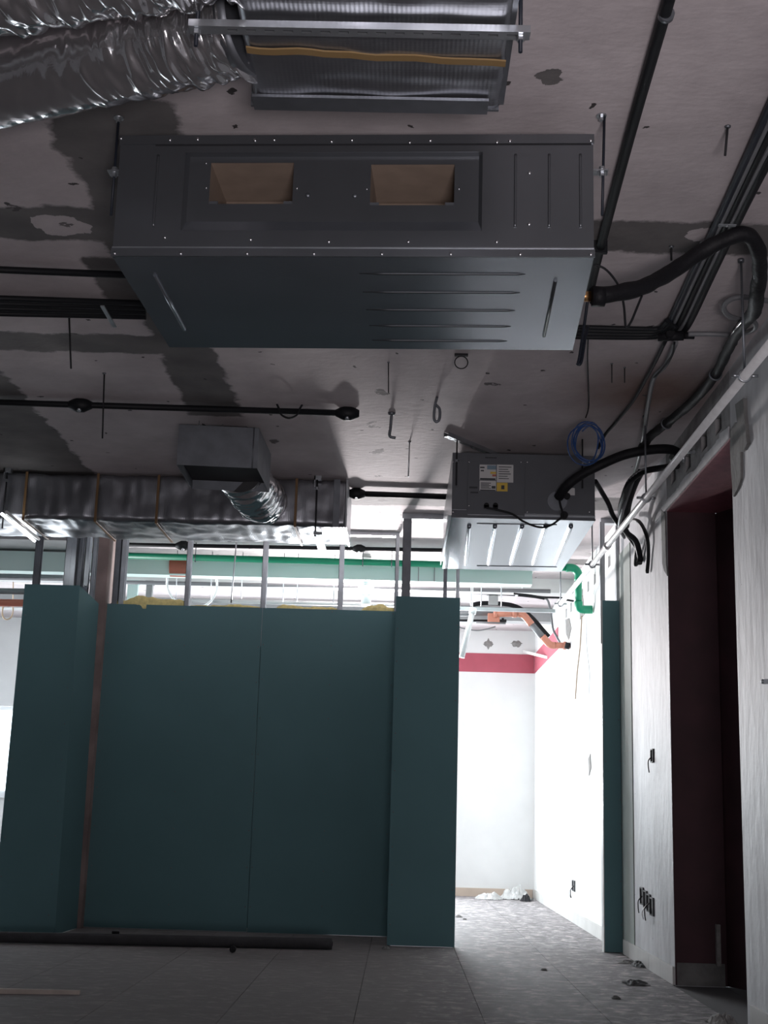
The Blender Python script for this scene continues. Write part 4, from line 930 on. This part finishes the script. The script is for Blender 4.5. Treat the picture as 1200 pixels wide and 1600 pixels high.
leftover('short thin rod below the right edge of the big air conditioner', 'threaded rod', 607, 566, 614, r=0.003)
leftover('thin rod hanging left of the rusty ceiling stain', 'threaded rod', 956, 568, 598, 'nail', 0.003)
leftover('second thin rod hanging right of the first beside the rusty stain', 'threaded rod', 976, 574, 598, 'nail', 0.003)
a = PZ(683, 620, CEIL)
tag(MB().tube([a, a + Vector((-0.012, 0, -0.06)), a + Vector((-0.015, 0, -0.13)), a + Vector((0.0, 0, -0.15)), a + Vector((0.016, 0, -0.13)), a + Vector((0.016, 0, -0.075)), a + Vector((-0.004, 0, -0.05))], 0.008, 8, steps=5).build('ceiling_hook', 'galv_dark'), 'closed steel hook hanging from the ceiling above the slotted channel', 'hook')
a = PZ(721, 552, CEIL)
tag(MB().box((a.x - 0.035, a.y, CEIL - 0.012), (a.x + 0.035, a.y + 0.02, CEIL)).ring(a + Vector((0, 0, -0.05)), (0, 1, 0), 0.034, 0.003, 18, 6).build('wire_ring', 'slot_dark'), 'dark wire ring hanging just under the rear edge of the big air conditioner', 'hook')
a = PZ(835, 210, CEIL)
tag(MB().box((a.x - 0.05, a.y, CEIL - 0.012), (a.x + 0.04, a.y + 0.03, CEIL)).build('ceiling_bracket', 'slot_dark'), 'small black bracket on the ceiling above the right end of the big air conditioner', 'bracket')
for px, py, s in ((305, 20, 1), (866, 120, 2)):
    pass

# ================================================================== FAR ROOM SERVICES
YG = 11.9
gz = PY(620, 880, YG).z
gp = thing('green_water_pipe', 'green plastic water pipe across the far room with an elbow down the right wall', 'pipe', (0, YG, gz))
ge = Vector((1.50, YG, gz - 0.002))
MB().tube([(-2.75, YG, gz + .005), ge], 0.030, 12).build('pipe', 'green_ppr', gp)
ed = PY(906, 952, YG)
MB().tube([ge + Vector((-0.06, 0, 0)), ge, ge + Vector((0.035, 0, -0.02)), ge + Vector((0.055, 0, -0.06)), Vector((ge.x + 0.055, YG, gz - 0.12))], 0.038, 12, steps=4).build('elbow', 'green_ppr', gp)
zb_ = ed.z
MB().tube([(ge.x + 0.055, YG, gz - 0.12), (ge.x + 0.055, YG, zb_ + 0.05)], 0.031, 12).build('down_pipe', 'green_ppr', gp)
MB().tube([(ge.x + 0.055, YG, zb_ + 0.07), (ge.x + 0.058, YG, zb_ + 0.02), (ge.x + 0.09, YG, zb_), (XW - 0.01, YG, zb_)], 0.038, 12, steps=4).build('elbow', 'green_ppr', gp)
for px in (305, 567, 612): 
    q = PY(px, 876, YG); MB().ring((q.x, YG, gz), (1, 0, 0), 0.034, 0.005, 16, 6).tube([(q.x, YG, gz + 0.03), (q.x, YG, CEIL)], 0.004, 6).build('pipe_clamp', 'galv_dark', gp)
ap = thing('aqua_duct', 'broad pale aqua pipe behind the green pipe with a rust coloured sleeve', 'pipe', (0, 12.6, 3.1))
z1, z2 = PY(450, 872, 12.0).z, PY(450, 903, 12.0).z
az, ar = 3.165, 0.10
az = (z1 + z2) / 2
ar = (z1 - z2) / 2
MB().box((-6.0, 12.0, az - ar), (1.15, 12.16, az + ar)).build('duct_body', 'aqua_pipe', ap)
q0, q1 = PY(265, 885, 12.0).x, PY(293, 885, 12.0).x
m = MB(); cx, cz = 12.53, az
m.tube([(q0, 12.06, az), (q0 + 0.01, 12.06, az), (q1 - 0.01, 12.06, az), (q1, 12.06, az)], ar * 1.08, 20); m.build('sleeve', 'rust_sleeve', ap)
for px in (653, 678):
    q = PY(px, 900, 12.0).x; MB().box((q, 11.992, az - ar), (q + 0.008, 12.0, az + ar)).build('joint_line', 'beam_grey', ap)
blackrun('black pipe under the ceiling just behind the studs', PY(150, 850, 11.6), PY(760, 861, 11.6), 0.018, ((0.225, 1.0), (0.675, 0.8)))
def fx(px, py, Y): return PY(px, py, Y)
run('grey pipe crossing the far room below the aqua duct', 'pipe', 'far_pipe', [fx(-40, 905, 13.1), fx(450, 915, 13.1), fx(860, 924, 13.1)], 0.020, 'grey_pipe', 0)
run('white pipe crossing the far room just above the partition', 'pipe', 'far_pipe', [fx(300, 938, 13.0), fx(640, 946, 13.0), fx(720, 948, 13.0)], 0.022, 'beam_grey', 0)
t = thing('white_tee', 'white plastic tee fitting hanging above the partition near its right end', 'pipe fitting', fx(572, 915, 12.4))
a = fx(572, 900, 12.4); a.z = CEIL - 0.005; b = fx(572, 945, 12.4)
MB().tube([a, b], 0.045, 16).build('branch', 'white_pvc', t); c_ = fx(572, 919, 12.35)
MB().ring(c_, (0, 1, 0.3), 0.058, 0.016, 20, 8).build('socket_ring', 'white_pvc', t)
t = tag(MB().ring(fx(300, 912, 12.9), (0.1, 1, 0.5), 0.25, 0.012, 32, 8).build('cable_hoop', 'white_pvc'), 'large white hoop of tubing seen between the first two studs', 'tube')
for k, (px, ya, yb_) in enumerate(((276, 885, 938), (330, 900, 938), (378, 900, 935), (443, 900, 940), (465, 900, 940), (522, 905, 942))):
    a = fx(px, ya, 12.3); b = fx(px - 1, yb_, 12.3); a.z = CEIL
    tag(MB().tube([a, b], 0.004, 6).build('suspension_rod', 'galv'), 'thin suspension rod in the far room, %s from the left above the partition' % ('first', 'second', 'third', 'fourth', 'fifth', 'sixth')[k], 'threaded rod', 'suspension rods above the partition')
a = fx(371, 835, YM - 0.05); a.z = CEIL; b = fx(361, 942, YM - 0.05)
tag(MB().tube([a, b], 0.006, 6).build('slanting_wire', 'galv'), 'slightly slanting steel wire between the second and third stud', 'wire')
# grey upright ducts behind the left gap
for px, w, mt, lab in ((207, 0.10, 'aqua_pipe', 'pale upright duct behind the first gap of the partition studs'), (233, 0.06, 'beam_grey', 'grey upright post behind the first gap of the partition studs')):
    q = fx(px, 920, 13.2)
    tag(MB().box((q.x - w / 2, 13.2, 2.0), (q.x + w / 2, 13.26, 3.16)).box((q.x - w / 2 - 0.01, 13.19, 3.12), (q.x + w / 2 + 0.01, 13.27, 3.16)).build('upright_duct', mt), lab, 'duct')
# left strip
for py, mt, r, lab in ((874, 'white_pvc', 0.055, 'upper white pipe beyond the studs at the left edge'), (885, 'aqua_pipe', 0.05, 'aqua pipe beyond the studs at the left edge'), (901, 'grey_pipe', 0.022, 'dark grey pipe beyond the studs at the left edge'), (925, 'grey_pipe', 0.03, 'lower grey pipe beyond the left pier'), (943, 'rust_sleeve', 0.035, 'reddish brown pipe beyond the left pier')):
    run(lab, 'pipe', 'far_pipe', [fx(-140, py - 3, 12.5), fx(99, py, 12.5)], r, mt, 0)
cc = fx(12, 955, 13.6); pts = []
for i in range(60):
    a = i / 60 * 2 * math.pi * 3; pts.append(cc + Vector((math.cos(a) * 0.055 * (1 + .25 * nz(i * .1)), 0.02 * nz(i * .2), math.sin(a) * 0.09 * (1 + .2 * nz(i * .15, 2)))))
tag(MB().tube([Vector((cc.x + .02, cc.y, 3.298))] + pts, 0.006, 6).build('cable_coil', 'wire_tan'), 'tan coil of cable hanging beyond the left pier', 'cable')
# LED batten shining on the duct
a, b = PZ(3, 803, 2.90), PZ(54, 845, 2.90)
lb = thing('batten_lamp', 'slim lit batten lamp hanging under the long duct at the left edge', 'lamp', (a + b) / 2)
MB().tube([a, b], 0.010, 8).build('lamp_tube', 'lamp_on', lb)
MB().tube([a + Vector((0.03, 0, 0.014)), b + Vector((0.03, 0, 0.014))], 0.012, 8).build('lamp_body', 'white_pvc', lb)

# ================================================================== BRIGHT OPENING: SERVICES BEYOND
YO = 13.6
def o7(x, y, Y=YO): return PY(690 + x / 4.444, 860 + y / 4.444, Y)
on = thing('orange_drain_pipe', 'orange plastic drain pipe bending down to the right wall beyond the opening', 'pipe', o7(600, 480))
MB().tube([o7(360, 440), o7(545, 440)], 0.033, 14).build('pipe', 'orange_pvc', on)
MB().tube([o7(490, 440), o7(520, 440)], 0.040, 14).tube([o7(362, 440), o7(385, 440)], 0.040, 14).build('socket', 'orange_pvc', on)
MB().tube([o7(530, 440), o7(560, 445), o7(585, 465), o7(625, 515)], 0.036, 14, steps=3).build('elbow', 'orange_pvc', on)
MB().tube([o7(620, 510), o7(710, 610)], 0.031, 14).build('grey_section', 'grey_pipe', on)
MB().tube([o7(700, 598), o7(730, 632), o7(755, 655), o7(790, 660)], 0.036, 14, steps=3).build('elbow', 'orange_pvc', on)
MB().tube([o7(780, 660), Vector((XW - 0.0, YO, o7(860, 660).z))], 0.032, 14).build('pipe', 'orange_pvc', on)
MB().tube([o7(845, 660), o7(866, 662)], 0.042, 14).build('socket', 'orange_pvc', on)
MB().box(tuple(o7(322, 505)), tuple(o7(400, 445, YO + 0.08))).build('branch_box', 'orange_pvc', on)
run('black hose following the orange drain pipe down to the wall', 'hose', 'insulated_hose', [o7(x, y, 13.75) for x, y in ((200, 385), (270, 368), (400, 370), (500, 385), (570, 420), (640, 480), (700, 550), (745, 600))], 0.024, 'black_rubber', 6)
run('dark cable under the far ceiling with a grey tail down the right wall', 'cable', 'far_cable', [Vector((0.0, 13.9, CEIL - .01))] + [o7(x, y, 13.9) for x, y in ((60, 285), (150, 290), (330, 300), (500, 308), (640, 322), (715, 335))], 0.014, 'black_pipe', 6)
run('grey conduit bending down from the dark cable to the right wall', 'conduit', 'far_conduit', [o7(x, y, 13.9) for x, y in ((700, 325), (735, 345), (752, 400), (765, 480), (775, 550), (800, 600), (822, 640))], 0.012, 'grey_pipe', 6)
run('black hose crossing the far ceiling towards the right wall', 'hose', 'far_hose', [o7(x, y, 13.2) for x, y in ((500, 300), (600, 310), (700, 325), (840, 330), (850, 340))] + [Vector((XW - .01, 13.2, o7(850, 350, 13.2).z))], 0.010, 'black_pipe', 4)
a, b = o7(60, 400, 12.6), o7(790, 405, 12.6)
fb = thing('metal_rail', 'pale metal rail hung crosswise high in the bright opening', 'rail', (a + b) / 2)
MB().box((a.x, 12.6, a.z - 0.016), (b.x, 12.64, a.z + 0.016)).build('rail_body', 'galv', fb)
for x in (205, 275, 415): q = o7(x, 400, 12.6); MB().tube([(q.x, 12.62, q.z), (q.x, 12.62, CEIL)], 0.0045, 6).build('rod', 'galv', fb)
q0, q1 = o7(325, 310, 13.3), o7(390, 380, 13.3)
tag(MB().box((q0.x, 13.25, q1.z), (q1.x, 13.29, q0.z)).box((q0.x - .02, 13.25, q0.z - 0.01), (q1.x + .02, 13.29, q0.z)).build('duct_stub', 'beam_grey'), 'grey duct stub dropping from the far ceiling above the orange pipe', 'duct')
tag(MB().tube([Vector((o7(215, 400, 12.4).x, 12.4, CEIL)), o7(215, 400, 12.4)], 0.004, 6).tube([o7(215, 425, 12.4), o7(140, 745, 12.4)], 0.026, 14).tube([o7(222, 400, 12.4), o7(212, 440, 12.4)], 0.034, 14).build('hanging_tube', 'white_pvc'), 'slanting white tube hanging just right of the pier top', 'pipe')
run('grey pipe ending at the orange branch box', 'pipe', 'far_pipe', [o7(60, 438, 13.7), o7(365, 436, 13.7)], 0.030, 'grey_pipe', 0)
run('thin black pipe below the grey pipe at the left of the opening', 'pipe', 'far_pipe', [o7(60, 486, 13.7), o7(320, 488, 13.7)], 0.012, 'black_pipe', 0)
run('thin grey cable sagging under the black pipe in the opening', 'cable', 'far_cable', [o7(x, y, 13.68) for x, y in ((90, 488), (120, 530), (180, 548), (250, 556), (320, 545), (375, 530))], 0.007, 'grey_pipe', 6)
run('thin grey rail under the orange branch box', 'rail', 'far_rail', [o7(240, 500, 13.6), o7(445, 506, 13.6)], 0.010, 'grey_pipe', 0)
t = tag(MB().tube([o7(380, 490, 13.62), o7(450, 490, 13.62)], 0.016, 10).tube([o7(425, 470, 13.62), o7(425, 510, 13.62)], 0.012, 8).build('stop_valve', 'slot_dark'), 'small black valve beside the orange branch box', 'valve')
run('thin white pipe slanting across the far ceiling', 'pipe', 'far_pipe', [o7(640, 135, 12.9), o7(500, 345, 13.6)], 0.012, 'white_pvc', 0)
q = o7(880, 664); run('black pipe end poking out of the wall below the orange pipe', 'pipe', 'pipe_end', [Vector((XW - 0.055, YO - 0.06, q.z)), Vector((XW - 0.01, YO - 0.06, q.z - 0.01))], 0.034, 'black_pipe', 0)
a, b = o7(565, 708, YF - 0.06), PX(855, 1029, XW - 0.01)
tag(MB().hexa([a, b, b + Vector((0, .03, 0)), a + Vector((0, .05, 0)), a + Vector((0, 0, .03)), b + Vector((0, 0, .03)), b + Vector((0, .03, .03)), a + Vector((0, .05, .03))]).build('loose_batten', 'baseboard_white'), 'pale batten wedged across the far corner over the red band', 'batten')
run('tan wire hanging down the bright right wall', 'wire', 'hanging_wire', [PX(x, y, XW - 0.03) for x, y in ((909, 962), (908, 985), (906, 1015), (902, 1050), (899, 1092))], 0.006, 'wire_tan', 6)
run('pale wire hanging beside the tan wire on the bright wall', 'wire', 'hanging_wire', [PX(x, y, XW - 0.02) for x, y in ((916, 965), (917, 1010), (921, 1050), (920, 1085))], 0.003, 'galv', 6)

# ================================================================== SOCKET BOXES AND WALL BITS
def sockbox(px, py, w, h, lab, wires, X=XW, grp=None):
    q = PX(px, py, X); t = thing('socket_box', lab, 'socket box', q, grp)
    ring = lambda y0, y1, z0, z1, d0: None
    m = MB().plate(q.y - w, q.y + w, q.z - h, q.z + h, [(q.y - w + 0.008, q.y + w - 0.008, q.z - h + 0.008, q.z + h - 0.008)], lambda u, v, ww: Vector((X - 0.010 + 0.010 * ww, u, v)))
    m.build('box_rim', 'print_dark', t)
    MB().box((X - 0.002, q.y - w + .008, q.z - h + .008), (X - 0.0005, q.y + w - .008, q.z + h - .008)).build('box_back', 'slot_dark', t)
    for k in range(wires):
        s = 1 if k % 2 else -1
        MB().tube([q, q + Vector((-0.03, 0.01 * s, -0.03)), q + Vector((-0.04, 0.05 * s, -0.07)), q + Vector((-0.03, 0.02 * s + .03 * k, -0.11))], 0.004, 6, steps=5).build('wire', 'white_pvc' if k % 2 else 'slot_dark', t)
sockbox(1020, 1181, 0.045, 0.045, 'single empty socket box at chest height on the right wall', 1)
for k, px in enumerate((1004, 1009.5, 1014.5, 1019.5)):
    sockbox(px, 1400 + k * 5.5, 0.062, 0.058, '%s of the four low socket boxes left of the dark doorway' % ('farthest', 'second farthest', 'second nearest', 'nearest')[k], 2 if k == 2 else (1 if k == 0 else 0), grp='four low socket boxes')
sockbox(897, 1384, 0.10, 0.05, 'low socket box with loose wires on the bright right wall', 3)
q = PX(1199, 1065, XW); tag(MB().box((XW - 0.02, q.y - 0.02, q.z - 0.01), (XW, q.y + 0.02, q.z + 0.01)).dome((XW - 0.02, q.y, q.z), (-1, 0, 0), 0.012, 0.01).build('wall_anchor', 'galv'), 'small metal anchor on the near right wall at the picture edge', 'anchor')
q = PX(1073, 706, XW); tag(MB().tube([PX(1066, 713, XW - .04), PX(1073, 706, XW - .04), PX(1084, 706, XW - .02)], 0.011, 8).tube([PX(1068, 722, XW - .04), PX(1068, 708, XW - .04)], 0.012, 8).build('bent_bracket', 'galv'), 'bent shiny bracket on the wall strip above the doorway', 'bracket')

# ================================================================== THINGS ON THE FLOOR
a, b = Vector((-4.3, 9.60, 0.04)), Vector((-0.455, 10.03, 0.04))
fp = thing('foam_pipe', 'long dark grey foam insulated pipe lying on the floor before the partition', 'pipe', (a + b) / 2 - Vector((0, 0, 0.04)))
MB().tube([a.lerp(b, i / 60) for i in range(61)], 0.037, 16, rf=lambda s, x, t: 0.0375 + 0.002 * nz(s * 3, math.cos(x), math.sin(x))).build('foam_sleeve', 'insul_grey', fp)
MB().tube([b + Vector((-0.02, -.002, 0)), b + Vector((0.006, 0.0, 0))], 0.014, 12).build('inner_pipe', 'slot_dark', fp)
a, b = PZ(-60, 1547, 0.012), PZ(125, 1550, 0.012)
tag(MB().hexa([a + Vector((0, -.03, -.012)), b + Vector((0, -.012, -.012)), b + Vector((0, .012, -.012)), a + Vector((0, .03, -.012)), a + Vector((0, -.03, .012)), b + Vector((0, -.012, .008)), b + Vector((0, .012, .008)), a + Vector((0, .03, .012))]).build('wooden_lath', 'wood_pale'), 'pale tapered wooden lath lying on the floor at the lower left', 'lath')
q = PZ(363, 1489, 0.0); tag(MB().tube([q + Vector((-0.0, 0, 0.022)), q + Vector((0.0, 0.05, 0.022))], 0.022, 8).tube([q + Vector((0, -0.012, 0.022)), q + Vector((0, 0, 0.022))], 0.012, 8).build('pipe_plug', 'slot_dark'), 'small black plug on the floor just in front of the long foam pipe', 'plug')
q = PZ(180, 1460, 0.0); tag(MB().tube([q + Vector((-0.025, 0, 0.012)), q + Vector((0.025, 0.0, 0.012))], 0.012, 8).dome(q + Vector((.025, 0, .012)), (1, 0, 0), .012, .006).build('metal_bolt', 'slot_dark'), 'short dark bolt on the floor behind the long foam pipe', 'bolt')
def crumple(c, sx, sy, h, seed, mt, nm, lab, cat, n=26):
    m = MB()
    def f(u, v):
        x, y = (u - .5) * 2, (v - .5) * 2; r = min(1, math.hypot(x, y)); k = (1 - r ** 2.5)
        z = h * max(0.0, k) * (0.55 + 0.9 * abs(nz(x * 2.3 + seed, y * 2.3))) + 0.25 * h * abs(nz(x * 6, y * 6, seed))
        return (c.x + x * sx * (1 + .35 * nz(y * 2, seed)), c.y + y * sy * (1 + .35 * nz(x * 2, seed, 3)), max(0.003, c.z + z))
    m.sheet(f, n, n, smooth=False); return tag(m.build(nm, mt), lab, cat)
q = PZ(815, 1400, 0); crumple(Vector((1.44, 16.9, 0)), 0.18, 0.20, 0.15, 3, 'plastic_sheet', 'plastic_bag', 'crumpled translucent plastic bag in the far right corner', 'bag')
crumple(Vector((1.10, 16.72, 0)), 0.14, 0.14, 0.08, 8, 'plastic_sheet', 'crumpled_sheet', 'low heap of crumpled grey sheet left of the plastic bag', 'rubbish')
crumple(Vector((1.52, 16.5, 0)), 0.06, 0.08, 0.08, 5, 'slot_dark', 'dark_scrap', 'small dark scrap in front of the plastic bag', 'rubbish', 10)
q = PZ(993, 1537, 0); crumple(q, 0.07, 0.12, 0.025, 12, 'slot_dark', 'black_scrap', 'curled black scrap on the floor before the doorway', 'rubbish', 12)
q = PZ(1003, 1509, 0); crumple(q, 0.07, 0.16, 0.03, 14, 'slot_dark', 'dark_rubble', 'dark rubble against the skirting left of the doorway', 'rubbish', 14)
q = PZ(985, 1504, 0); crumple(q + Vector((-.02, 0, 0)), 0.07, 0.10, 0.02, 19, 'mortar', 'mortar_lump', 'flat grey mortar lump at the foot of the narrow green strip', 'rubbish', 12)
for k, (px, py, s, lab) in enumerate(((1115, 1537, .03, 'small pale crumb inside the dark doorway'), (717, 1433, .035, 'small dark crumb at the foot of the pier inside the opening'), (726, 1437, .02, 'tiny dark crumb further right of the pier foot'), (850, 1516, .02, 'tiny dark crumb in the middle of the bright floor'), (962, 1560, .025, 'small dark crumb on the floor near the bottom right'), (603, 1483, .03, 'small dark crumb at the left foot of the right pier'))):
    crumple(PZ(px, py, 0), s, s * 1.3, s * .8, 30 + k, 'label_white' if k == 0 else 'mortar', 'rubble_crumb', lab, 'rubbish', 6)
q = PZ(1150, 1590, 0); crumple(Vector((1.60, 6.95, 0)), 0.07, 0.16, 0.06, 41, 'scar', 'broken_skirting', 'broken lump of skirting and mortar at the near edge of the doorway', 'rubbish', 14)
